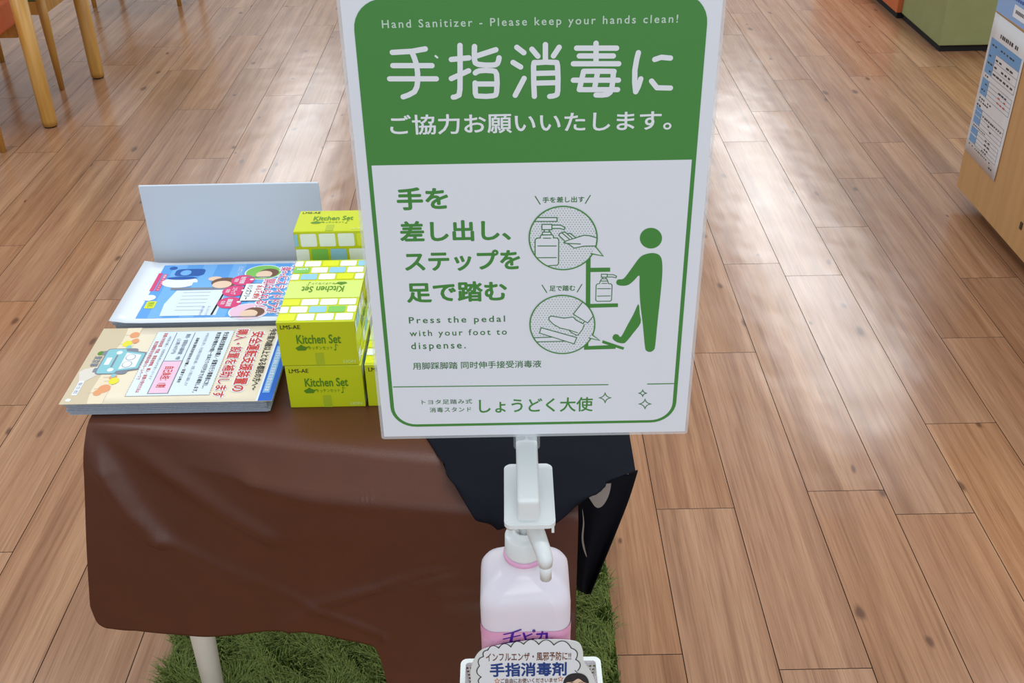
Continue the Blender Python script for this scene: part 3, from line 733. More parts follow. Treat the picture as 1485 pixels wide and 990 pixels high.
# ------------------------------------------------------------------ green notice
SY = 0.839
def S(x, y):
    p = at_y(x, y, SY); return (p.x, p.z)
def build_sign():
    x0, x1, z0, z1 = -0.133, 0.1698, 0.9045, 1.3475
    t = thing('notice_sign', (0.018, SY, z0), 'laminated green and white hand hygiene notice on the white dispenser stand', 'sign')
    b = MB(); b.box((x0+0.0028, SY+0.0002, z0+0.0032), (x1-0.0028, SY+0.0012, z1-0.003), 0); b.build('paper', mat('sign_paper', (238, 241, 249), 0.35, 0.4, noise=0.015, nscale=12), t)
    # clear laminate border
    lm = mat('clear_film', (235, 240, 245), 0.08, 0.6, trans=0.0, alpha=0.30)
    f = MB(); o_ = rrect(x0, z0, x1, z1, 0.003, 4); i_ = rrect(x0+0.0028, z0+0.0032, x1-0.0028, z1-0.003, 0.0005, 4)
    n = len(o_); vs = [(a, SY+0.0004, c) for a, c in o_]+[(a, SY+0.0004, c) for a, c in i_]+[(a, SY+0.0009, c) for a, c in o_]+[(a, SY+0.0009, c) for a, c in i_]
    f.add(vs, [(k, (k+1) % n, (k+1) % n+n, k+n) for k in range(n)]+[(k+2*n, (k+1) % n+2*n, (k+1) % n+3*n, k+3*n) for k in range(n)]+[(k, (k+1) % n, (k+1) % n+2*n, k+2*n) for k in range(n)])
    f.build('laminate_border', lm, t, recalc=False)
    A = Art((0, SY, 0), (1, 0, 0), (0, 0, 1), (0, -1, 0))
    def pts(ps, ox=0, oy=0, s=1.0): return [S(ox+x/s, oy+y/s) for x, y in ps]
    gl, gr = S(548, 400)[0], S(995, 400)[0]
    gl = (S(507.5, 20)[0]+S(566.5, 560)[0])/2; gr = (S(1030.5, 20)[0]+S(979.5, 560)[0])/2
    gb = S(770, 615.5)[1]; gt = z1-0.0145
    A.rect('green', gl, gb, gr, gt, 1, 0.024, 8)
    pl, pr = gl+0.0036, gr-0.0036
    pt = S(770, 235.5)[1]
    A.poly('signwhite', [(pl, pt), (pl, gb+0.024)]+[(pl+0.0205-0.0205*math.cos(R(q)), gb+0.0236-0.0205*math.sin(R(q))) for q in range(10, 91, 10)]+[(pr-0.0205+0.0205*math.sin(R(q)), gb+0.0236-0.0205*math.cos(R(q))) for q in range(0, 91, 10)]+[(pr, gb+0.024), (pr, pt)], 2)
    WP = 0.00062
    def T(ink, s, xa, ya, xb, yb, bold=0.0, mode='box', lay=3, spacing=1.0):
        p, q = S(xa, ya), S(xb, yb); A.text(ink, s, p[0], p[1], q[0], q[1], lay, bold, mode, spacing)
    w_ = 'white'
    T('palegreen', 'Hand Sanitizer - Please keep your hands clean!', 554.2, 40.4, 983.8, 20.6, 0.014, 'line', 3, 1.3)
    title = [
        [(228, 194), (300, 190), (350, 181)], [(230, 243), (375, 243)], [(218, 292), (391, 292)], [(302, 196), (318, 240), (322, 300), (310, 340), (268, 359)],
        [(447, 220), (512, 214)], [(479, 168), (479, 330), (470, 355), (454, 360)], [(447, 291), (511, 262)],
        [(533, 172), (533, 222), (546, 238), (598, 241), (618, 235), (624, 214)], [(538, 208), (612, 184)], [(536, 270), (552, 262), (598, 262), (615, 275), (615, 340), (602, 355), (550, 356), (536, 345), (536, 270)], [(540, 311), (612, 311)],
        [(690, 175), (716, 195)], [(676, 231), (704, 248)], [(684, 353), (717, 290)], [(796, 165), (796, 225)], [(746, 182), (768, 208)], [(847, 175), (826, 207)],
        [(755, 357), (752, 245), (765, 232), (828, 231), (841, 244), (842, 335), (834, 353), (812, 357)], [(757, 272), (838, 270)], [(757, 308), (838, 306)],
        [(912, 178), (1060, 178)], [(922, 207), (1048, 207)], [(900, 236), (1068, 236)], [(984, 160), (984, 236)],
        [(938, 264), (1040, 264), (1048, 272), (1042, 328), (1026, 350), (984, 352)], [(938, 264), (922, 332), (1064, 332)], [(900, 297), (1067, 297)], [(990, 266), (978, 330)],
        [(1141, 195), (1128, 260), (1131, 340), (1150, 292)], [(1202, 220), (1226, 212), (1260, 215)], [(1190, 300), (1210, 325), (1260, 326)]]
    for st in title:
        p = pts(st, 480, 0, 2.5603)
        A.stroke(w_, smooth_poly(p, n=2) if len(p) > 3 else p, 19/2.5603*0.000585, 3)
    A.stroke(w_, pts([(388, 207), (395, 213)], 480, 0, 2.5603), 0.0016, 3)
    T(w_, 'ご協力お願いいたします。', 566.7, 195.8, 975.3, 159.0, 0.016)
    G = 'green'; D_ = 'darkgreen'
    T(G, '手を', 576.6, 304.8, 649.2, 270.5, 0.030); T(G, '差し出し、', 580.8, 351.2, 740.6, 317.4, 0.030); T(G, 'ステップを', 587.9, 393.9, 754.2, 360.8, 0.030); T(G, '足で踏む', 590.7, 438.8, 735, 406.5, 0.030)
    T(D_, 'Press the pedal', 593.3, 468.4, 732.3, 457.0, 0.010, 'line', 3, 1.32); T(D_, 'with your foot to', 594.3, 487.1, 734.9, 476.0, 0.010, 'line', 3, 1.32); T(D_, 'dispense.', 596.6, 505.8, 675.1, 494.8, 0.010, 'line', 3, 1.32)
    T(D_, '用脚踩脚踏 同时伸手接受消毒液', 599.1, 535.6, 785, 521.8, 0.010)
    T(D_, 'トヨタ足踏み式', 611.8, 586.1, 684.5, 578.0, 0.008, spacing=1.15); T(D_, '消毒スタンド', 623.4, 597.6, 683.2, 589.4, 0.008, spacing=1.15); T(G, 'しょうどく大使', 695.1, 598.8, 860, 575.0, 0.014)
    T(D_, '手を差し出す', 786.7, 293.9, 847.5, 284.2, 0.02); T(D_, '足で踏む', 796.6, 422.0, 834.2, 413.0, 0.02)
    k3 = (740, 240, 3.536)
    for s in ([(128, 157), (153, 197)], [(410, 152), (385, 193)], [(163, 612), (187, 650)], [(367, 608), (343, 647)]): A.stroke(D_, pts(s, *k3), 0.0009, 3)
    # rule above the foot line
    A.stroke(G, [S(570.7, 560.6), S(881.7, 557.3)], 0.0011, 3); A.stroke(G, [S(939.2, 556.4), S(977, 555.7)], 0.0011, 3)
    # stand pictogram
    for ps in ([(388, 440), (412, 440), (410, 728), (387, 728)], [(408, 523), (512, 522), (512, 543), (408, 545)], [(405, 708), (552, 705), (552, 724), (405, 728)], [(378, 890), (400, 890), (400, 925), (378, 943)], [(378, 925), (540, 918), (540, 938), (378, 943)], [(474, 894), (585, 931), (578, 943), (470, 908)]): A.poly(G, pts(ps, *k3), 3)
    A.poly(G, pts([(721+57*math.cos(q*math.pi/20), 371+53*math.sin(q*math.pi/20)) for q in range(40)], *k3), 3)
    A.poly(G, pts(smooth_poly([(706, 450), (740, 448), (766, 460), (778, 490), (779, 560), (768, 680), (755, 800), (743, 920), (736, 943), (718, 954), (698, 948), (690, 925), (680, 820), (666, 700), (662, 610), (661, 562), (634, 588), (606, 610), (576, 615), (550, 610), (543, 597), (552, 583), (578, 580), (600, 556), (632, 512), (668, 466)], True, 3), *k3), 3)
    A.poly(G, pts(smooth_poly([(657, 708), (664, 760), (668, 806), (630, 858), (596, 900), (578, 910), (550, 905), (530, 893), (524, 879), (534, 864), (552, 865), (568, 876), (600, 818), (632, 760)], True, 3), *k3), 3)
    lw = 0.00088
    def bottle(ps, o, lay, wd):
        for q in ps: A.stroke(D_, pts(q, *o), wd, lay)
    bottle([[(467, 556), (497, 556), (497, 571), (467, 571), (467, 556)], [(497, 558), (528, 558), (545, 566), (542, 574), (524, 570), (497, 570)], [(474, 572), (474, 578)], [(490, 572), (490, 578)], [(463, 590), (468, 579), (494, 579), (499, 590)], [(470, 603), (495, 603)],
            [(458, 604), (461, 591), (500, 591), (503, 604), (516, 605), (522, 612), (519, 688), (513, 694), (446, 695), (438, 689), (440, 613), (446, 606), (458, 604)], [(447, 630), (514, 630)], [(447, 668), (512, 667)]], k3, 3, 0.0008)
    # first bubble: hand under the pump
    k1 = (755, 280, 7.615); k2 = (755, 405, 8.246)
    c1 = [(271+174*math.cos(q*math.pi/30), 369+162*math.sin(q*math.pi/30)) for q in range(60)]; c2 = [(267+166*math.cos(q*math.pi/30), 812+149*math.sin(q*math.pi/30)) for q in range(60)]
    for c in (c1, c2): A.poly('signwhite', pts(c, *k3), 4)
    for cx, cy, rx, ry in ((271, 369, 168, 156), (267, 812, 160, 143)):
        for i in range(-14, 15):
            for j in range(-14, 15):
                x, y = cx+i*15+(7.5 if j % 2 else 0), cy+j*11.5
                if ((x-cx)/rx)**2+((y-cy)/ry)**2 < 1: A.disc('dot', *S(740+x/3.536, 240+y/3.536), 0.00062, lay=5, n=6)
    fills1 = [[(160, 690), (160, 510), (180, 492), (218, 490), (218, 470), (228, 458), (350, 455), (362, 470), (362, 490), (405, 490), (420, 510), (418, 770), (405, 790), (310, 795), (240, 770)], [(235, 455), (245, 425), (330, 425), (342, 455)], [(262, 425), (262, 398), (315, 398), (315, 425)], [(235, 340), (345, 340), (345, 398), (235, 398)], [(345, 348), (440, 348), (490, 375), (480, 398), (435, 385), (345, 385)], [(190, 265), (402, 265), (402, 307), (155, 307)],
              [(835, 487), (760, 465), (700, 460), (650, 475), (605, 488), (545, 438), (490, 425), (430, 442), (422, 462), (485, 530), (520, 550), (590, 602), (700, 580), (828, 578)]]
    for q in fills1: A.poly('signwhite', pts(q, *k1), 6)
    lines1 = [fills1[0][:-1], fills1[1]+[fills1[1][0]], fills1[3]+[fills1[3][0]], fills1[4], [(190, 265), (402, 265), (402, 307), (155, 307)], [(262, 422), (262, 400)], [(315, 422), (315, 400)], [(190, 578), (395, 578)], [(180, 708), (395, 706)], [(250, 492), (333, 492)],
              [(835, 487), (760, 465), (700, 460), (650, 475), (600, 492), (530, 512), (485, 530), (480, 545), (520, 550), (660, 556)], [(520, 550), (590, 602), (700, 580), (828, 578)], [(485, 522), (422, 462), (430, 442), (455, 432), (535, 500)], [(455, 432), (475, 425), (495, 428), (568, 492)], [(515, 442), (545, 438), (607, 486)]]
    for q in lines1: A.stroke(D_, pts(q, *k1), lw, 7)
    fills2 = [[(620, 445), (520, 458), (440, 445), (365, 433), (338, 450), (340, 480), (390, 530), (470, 575), (580, 605), (670, 660), (690, 655), (740, 590), (760, 535), (745, 525), (660, 480)], [(245, 572), (670, 690), (640, 765), (225, 635)], [(165, 692), (370, 685), (520, 733), (190, 740)], [(740, 268), (630, 410), (800, 515), (862, 440), (820, 340)]]
    for q in fills2: A.poly('signwhite', pts(q, *k2), 6)
    for q in ([(620, 445), (520, 458), (440, 445), (365, 433), (338, 450), (340, 480), (390, 530), (470, 575), (580, 600), (680, 632)], [(580, 602), (600, 625), (670, 662), (690, 655), (740, 590), (760, 535)], [(740, 268), (630, 410), (800, 515), (862, 440)], [(630, 445), (660, 480), (745, 525), (757, 505)], fills2[1]+[fills2[1][0]], [(165, 692), (370, 685)], [(190, 740), (520, 733)]): A.stroke(D_, pts(q, *k2), lw, 7)
    A.stroke(G, pts(c1, *k3), 0.0012, 8, True); A.stroke(G, pts(c2, *k3), 0.0012, 8, True)
    for a_, b_, c_ in (((437, 413), (475, 460), (414, 448)), ((419, 864), (458, 893), (404, 880))):
        A.poly('signwhite', pts([a_, b_, c_], *k3), 9); A.stroke(G, pts([a_, b_, c_], *k3), 0.0011, 10)
    # sparkles
    for cx, cy, rx, ry in ((272, 508, 85, 72), (812, 442, 58, 48), (845, 596, 88, 70)):
        st = []
        for q in range(4):
            a0 = q*math.pi/2
            for t_ in (0, .25, .5, .75):
                r_ = (1-t_)**2+t_**2 if False else None
                p0 = (math.cos(a0), math.sin(a0)); p1 = (math.cos(a0+math.pi/2), math.sin(a0+math.pi/2)); m_ = (0.12*(p0[0]+p1[0]), 0.12*(p0[1]+p1[1]))
                st.append((cx+rx*((1-t_)**2*p0[0]+2*t_*(1-t_)*m_[0]+t_*t_*p1[0]), cy+ry*((1-t_)**2*p0[1]+2*t_*(1-t_)*m_[1]+t_*t_*p1[1])))
        A.stroke(D_, pts(st, 850, 525, 9.9), 0.0009, 3, True)
    A.finish(t, {'green': 'green_print', 'darkgreen': 'fine_green_lettering', 'signwhite': 'white_panel', 'white': 'white_heading_lettering', 'palegreen': 'english_heading_lettering', 'dot': 'dot_pattern'})
build_sign()

# ------------------------------------------------------------------ dispenser stand
BX, BY = 0.0066, 0.800
white_pl = mat('white_plastic', (236, 240, 240), 0.32, 0.5, noise=0.01, nscale=20)
steel_w = mat('white_painted_steel', (234, 236, 236), 0.35, 0.5, noise=0.01, nscale=20)
def build_stand():
    t = thing('pedal_dispenser_stand', (0.011, 0.868, 0), 'white pedal stand whose flat arm presses the sanitizer pump', 'stand')
    b = MB(); b.box((0.002, 0.860, 0.012), (0.020, 0.878, 1.20), 0.002); b.build('pole', steel_w, t)
    b = MB(); b.box((-0.13, 0.60, 0.0005), (0.15, 0.935, 0.012), 0.004); b.build('base_plate', steel_w, t)
    b = MB(); b.box((-0.04, 0.60, 0.022), (0.062, 0.74, 0.030), 0.003); b.box((0.005, 0.70, 0.012), (0.017, 0.86, 0.024), 0.002); b.build('pedal', steel_w, t)
    # arm: ridge over the pressing plate
    zt = 0.872
    def ry(px, py): return at_z(px, py, zt+0.026)
    b = MB()
    rid = [(at_z(750.5, 646, .905).x, 0.858)]
    b.box((-0.0002, at_z(767, 757, zt).y, zt), (0.0212, 0.872, zt+0.026), 0.0035, 3)
    b.build('press_arm', white_pl, t)
    b = MB()
    xl, xr = at_z(731, 720, zt).x, at_z(803.5, 720, zt).x
    yb, yf = at_z(767, 672, zt).y, at_z(767, 761, zt).y
    bm = bmesh.new()
    ring = rrect(xl, yf, xr, yb, 0.007, 6)
    vs = [bm.verts.new((x, y, zt-0.005)) for x, y in ring]; f = bm.faces.new(vs)
    ex = bmesh.ops.extrude_face_region(bm, geom=[f]); bmesh.ops.translate(bm, verts=[v for v in ex['geom'] if isinstance(v, bmesh.types.BMVert)], vec=(0, 0, 0.006))
    bmesh.ops.bevel(bm, geom=[e for e in bm.edges if abs(e.verts[0].co.z-e.verts[1].co.z) < 1e-6 and e.verts[0].co.z > zt], offset=0.0015, segments=2, affect='EDGES')
    b.bm(bm)
    # down-turned lip and guide pegs below the plate
    b.box((0.032, yf+0.003, zt-0.013), (0.0345, yf+0.006, zt-0.004)); b.tube([(-0.006, yf+0.012, zt-0.013), (-0.006, yf+0.012, zt-0.004)], 0.005, 14)
    b.build('press_plate', white_pl, t)
    cm = mat('clear_bracket', (150, 160, 170), 0.1, 0.6, alpha=0.35)
    b = MB(); b.box((-0.0025, 0.842, 0.885), (0.0095, 0.8585, 0.955), 0.003); b.box((0.0115, 0.842, 0.885), (0.0240, 0.8585, 0.955), 0.003); b.build('clear_bracket', cm, t)
    # shelf that carries the basket
    b = MB(); b.box((-0.05, 0.735, 0.500), (0.075, 0.862, 0.506), 0.002); b.build('shelf', steel_w, t)
build_stand()

def build_basket():
    t = thing('basket', (0.013, 0.795, 0.5065), 'small white perforated plastic basket under the sanitizer bottle', 'basket')
    x0, x1, y0, y1, z0, z1 = -0.0695, 0.0945, 0.715, 0.858, 0.5070, 0.5635
    pm = mat('basket_plastic', (232, 240, 236), 0.4, 0.4)
    b = MB(); b.box((x0+0.012, y0+0.010, z0), (x1-0.012, y1-0.010, z0+0.003)); b.build('bottom', pm, t)
    # rim
    o_ = rrect(x0, y0, x1, y1, 0.008, 5); i_ = rrect(x0+0.006, y0+0.006, x1-0.006, y1-0.006, 0.004, 5); n = len(o_)
    r = MB(); vs = [(a, c, z1) for a, c in o_]+[(a, c, z1) for a, c in i_]+[(a, c, z1-0.005) for a, c in o_]+[(a, c, z1-0.005) for a, c in i_]
    fs = []
    for k in range(n):
        j = (k+1) % n; fs += [(k, j, j+n, k+n), (k+2*n, j+2*n, j+3*n, k+3*n), (k, j, j+2*n, k+2*n), (k+n, j+n, j+3*n, k+3*n)]
    r.add(vs, fs); r.build('rim', pm, t)
    # lattice walls leaning inwards towards the bottom
    l = MB(); s = 0.009
    def bar(p, q): l.tube([p, q], 0.0011, 5, True, False)
    for side in range(4):
        def pt(a, h):
            ins = s*(1-h)
            if side == 0: return (x0+0.004+ins+(x1-x0-0.008-2*ins)*a, y1-0.004-ins, z0+(z1-z0-0.003)*h)
            if side == 1: return (x0+0.004+ins+(x1-x0-0.008-2*ins)*a, y0+0.004+ins, z0+(z1-z0-0.003)*h)
            if side == 2: return (x0+0.004+ins, y0+0.004+ins+(y1-y0-0.008-2*ins)*a, z0+(z1-z0-0.003)*h)
            return (x1-0.004-ins, y0+0.004+ins+(y1-y0-0.008-2*ins)*a, z0+(z1-z0-0.003)*h)
        m = 34
        for i in range(m+1): bar(pt(i/m, 0), pt(i/m, 1))
        for j in range(12): bar(pt(0, j/11), pt(1, j/11))
    l.build('lattice_wall', pm, t)
build_basket()

def build_bottle():
    z0 = 0.5115
    t = thing('sanitizer_bottle', (BX, BY, z0), 'pump bottle of pink hand sanitizer with violet lettering in the white basket', 'bottle')
    def ring(hx, hy, r_, z, n=6): return [Vector((BX+a, BY+c, z)) for a, c in rrect(-hx, -hy, hx, hy, r_, n)]
    prof = [(0.040, 0.036, 0.014, z0), (0.0455, 0.041, 0.016, z0+0.004), (0.0462, 0.042, 0.016, z0+0.02), (0.0462, 0.042, 0.016, 0.60), (0.0462, 0.042, 0.016, 0.700), (0.0462, 0.042, 0.017, 0.742), (0.0454, 0.0410, 0.018, 0.751), (0.0425, 0.038, 0.019, 0.7585), (0.036, 0.032, 0.0195, 0.7655), (0.027, 0.0255, 0.0195, 0.772), (0.0205, 0.0205, 0.0195, 0.777), (0.0195, 0.0195, 0.0190, 0.780), (0.019, 0.019, 0.0185, 0.788)]
    b = MB(); rows = [ring(*p) for p in prof]; rows = [r_+[r_[0]] for r_ in rows]
    b.grid(rows); k = len(b.v); m = len(rows[0])
    b.f.append(tuple(range(m-1))); b.sm.append(False)
    bm_ = mat('milky_bottle', (240, 232, 242), 0.28, 0.5, sss=0.25)
    b.build('bottle_body', bm_, t)
    # pink wrap-around label on the straight walls
    lb = MB(); zs = [0.528, 0.60, 0.66, 0.717]
    rows = [ring(0.0466, 0.0424, 0.0164, z) for z in zs]; rows = [r_+[r_[0]] for r_ in rows]; lb.grid(rows)
    lbl = lb.build('pink_label', mat('label_pink', (244, 186, 216), 0.35, 0.45), t)
    pb = MB(); rows = [ring(0.0469, 0.0427, 0.0167, z) for z in (0.704, 0.7175)]; rows = [r_+[r_[0]] for r_ in rows]; pb.grid(rows); pb.build('label_band', mat('label_band_pink', (240, 172, 206), 0.35, 0.45), t)
    yfr = BY-0.0424
    A = Art((0, yfr-0.0001, 0), (1, 0, 0), (0, 0, 1), (0, -1, 0))
    def q(x, y): p = at_y(x, y, yfr); return (p.x, p.z)
    def px(ps): return [q(655+x/5.94, 870+y/5.94) for x, y in ps]
    A.stroke('purple', px([(450, 292), (520, 278), (596, 252)]), 0.0018, 3); A.stroke('purple', px([(445, 332), (590, 300)]), 0.0016, 3); A.stroke('purple', px([(428, 376), (588, 342)]), 0.0016, 3)
    A.poly('purple', px([(515, 280), (540, 274), (518, 376), (490, 378)]), 3)
    A.stroke('purple', px([(620, 282), (640, 340), (685, 338), (705, 330)]), 0.0024, 3); A.stroke('purple', px([(630, 312), (690, 288)]), 0.0018, 3)
    A.stroke('purple', px([(708+9*math.cos(i), 262+9*math.sin(i)) for i in range(7)]), 0.0012, 3)
    A.stroke('purple', px([(738, 290), (818, 284), (820, 335), (800, 338)]), 0.0027, 3); A.stroke('purple', px([(782, 268), (768, 318), (738, 345)]), 0.0019, 3)
    A.stroke('greyline', px([(862+10*math.cos(i*.7), 327+10*math.sin(i*.7)) for i in range(10)]), 0.0005, 3)
    A.finish(t, {'purple': 'violet_lettering', 'greyline': 'registered_mark'})
    rg = MB(); rg.lathe([(0.0185, 0.7835), (0.0212, 0.7842), (0.0216, 0.7865), (0.0212, 0.7888), (0.0185, 0.7895)], (BX, BY)); rg.build('pink_ring', mat('ring_pink', (240, 176, 214), 0.3), t)
    cp = MB(); cp.lathe([(0.0, 0.7895), (0.0198, 0.7895), (0.0200, 0.792), (0.0196, 0.811), (0.0184, 0.8125), (0.0125, 0.8128), (0.0122, 0.8165), (0.0108, 0.8178), (0.0085, 0.8178), (0.0082, 0.8135), (0.0, 0.8135)], (BX, BY), 40); cp.build('screw_cap', white_pl, t)
    st = MB(); st.tube([(BX, BY, 0.812), (BX, BY, 0.858)], 0.0052, 18); st.build('pump_stem', white_pl, t)
    hd = MB(); hd.lathe([(0.0, 0.846), (0.0095, 0.847), (0.0105, 0.852), (0.0100, 0.862), (0.008, 0.8656), (0.0, 0.8656)], (BX, BY), 28)
    # nozzle reaching forward and to the right, then down
    a = Vector((BX, BY, 0.857)); e = at_y(790.5, 806, 0.732); e2 = at_y(792.5, 843, 0.7255)
    e = at_y(790, 806, 0.735); d = (e-a)
    pts = [a, a+d*0.35, a+d*0.7, a+d*0.93, e+Vector((0.0004, -0.001, -0.003)), e+Vector((0.0006, -0.0015, -0.010))]
    hd.tube(pts, [0.0090, 0.0092, 0.0085, 0.0078, 0.0074, 0.0066], 18)
    tip = e+Vector((0.0006, -0.0015, -0.008))
    hd.tube([tip, tip+Vector((0.0003, 0, -0.019))], [0.0060, 0.0056], 18)
    hd.build('pump_head', white_pl, t)
build_bottle()

def build_card():
    Y = 0.7505
    t = thing('message_card', (0.01, Y, 0.57), 'laminated cloud-shaped card with brown and blue Japanese writing leaning on the bottle', 'card')
    def q(x, y): p = at_y(655+x/5.94, 870+y/5.94, Y); return (p.x, p.z)
    outer = [(150, 900), (165, 713), (162, 620), (190, 520), (262, 432), (430, 388), (560, 368), (700, 347), (900, 343), (1030, 352), (1100, 376), (1130, 440), (1140, 530), (1200, 620), (1235, 713), (1240, 900)]
    ps = smooth_poly(outer, n=4); ps = [q(*p) for p in ps]; ps[0] = (ps[0][0], 0.568); ps[-1] = (ps[-1][0], 0.568)
    b = MB(); b.prism([(a, Y+0.0003, c) for a, c in ps], (0, 0.0010, 0)); b.build('laminated_card', mat('card_white', (232, 236, 234), 0.25, 0.5), t)
    A = Art((0, Y, 0), (1, 0, 0), (0, 0, 1), (0, -1, 0))
    anchors = [(235, 800), (250, 730), (255, 660), (240, 565), (275, 485), (310, 430), (405, 412), (510, 402), (620, 378), (750, 380), (880, 385), (1030, 412), (1068, 510), (1085, 606)]
    cx, cy = 660, 640; outl = []
    for (x0, y0), (x1, y1) in zip(anchors[:-1], anchors[1:]):
        mx, my = (x0+x1)/2, (y0+y1)/2; L = math.hypot(x1-x0, y1-y0); nx, ny = (y1-y0)/L, -(x1-x0)/L
        if (mx-cx)*nx+(my-cy)*ny < 0: nx, ny = -nx, -ny
        for i in range(8):
            s = i/8; h = 0.32*L*4*s*(1-s); outl.append((x0+(x1-x0)*s+nx*h, y0+(y1-y0)*s+ny*h))
    outl.append(anchors[-1])
    A.poly('white', [q(*p) for p in outl]+[q(1085, 800)], 1)
    A.stroke('black', [q(*p) for p in outl], 0.0010, 2)
    A.stroke('black', [q(1062, 604), q(1082, 622)], 0.0010, 2)
    def T(ink, s, xa, ya, xb, yb, bold): p0, p1 = q(xa, ya), q(xb, yb); A.text(ink, s, p0[0], p0[1], p1[0], p1[1], 3, bold)
    T('brown', 'インフルエンザ・風邪予防に!!', 297, 527, 1030, 440, 0.014); T('navy', '手指消毒剤', 330, 660, 992, 528, 0.028); T('brown', 'ご自由にお使いくださいませ', 424, 714, 910, 664, 0.014)
    for x, y in ((392, 694), (938, 676)):
        st = [(x+(24 if i % 2 == 0 else 10)*math.sin(i*math.pi/5), y-(24 if i % 2 == 0 else 10)*math.cos(i*math.pi/5)) for i in range(10)]
        A.stroke('star', [q(*p) for p in st], 0.0007, 3, True)
    # head of the drawn figure: dark hair over a face
    A.poly('darkhair', [q(*p) for p in smooth_poly([(960, 730), (972, 675), (1010, 638), (1075, 625), (1140, 640), (1175, 680), (1180, 730), (1150, 800), (980, 800)], True, 3)], 3)
    A.poly('skin', [q(*p) for p in smooth_poly([(975, 760), (985, 708), (1040, 700), (1090, 672), (1140, 704), (1160, 712), (1168, 760), (1130, 830), (1010, 830)], True, 3)], 4)
    A.stroke('black', [q(*p) for p in ((1015, 716), (1035, 704), (1060, 712))], 0.0007, 5); A.stroke('black', [q(*p) for p in ((1095, 708), (1115, 700), (1135, 710))], 0.0007, 5)
    A.finish(t, {'white': 'cloud_panel', 'black': 'cloud_outline', 'brown': 'brown_lettering', 'navy': 'blue_lettering', 'star': 'star_print', 'darkhair': 'drawn_hair', 'skin': 'drawn_face'})
build_card()

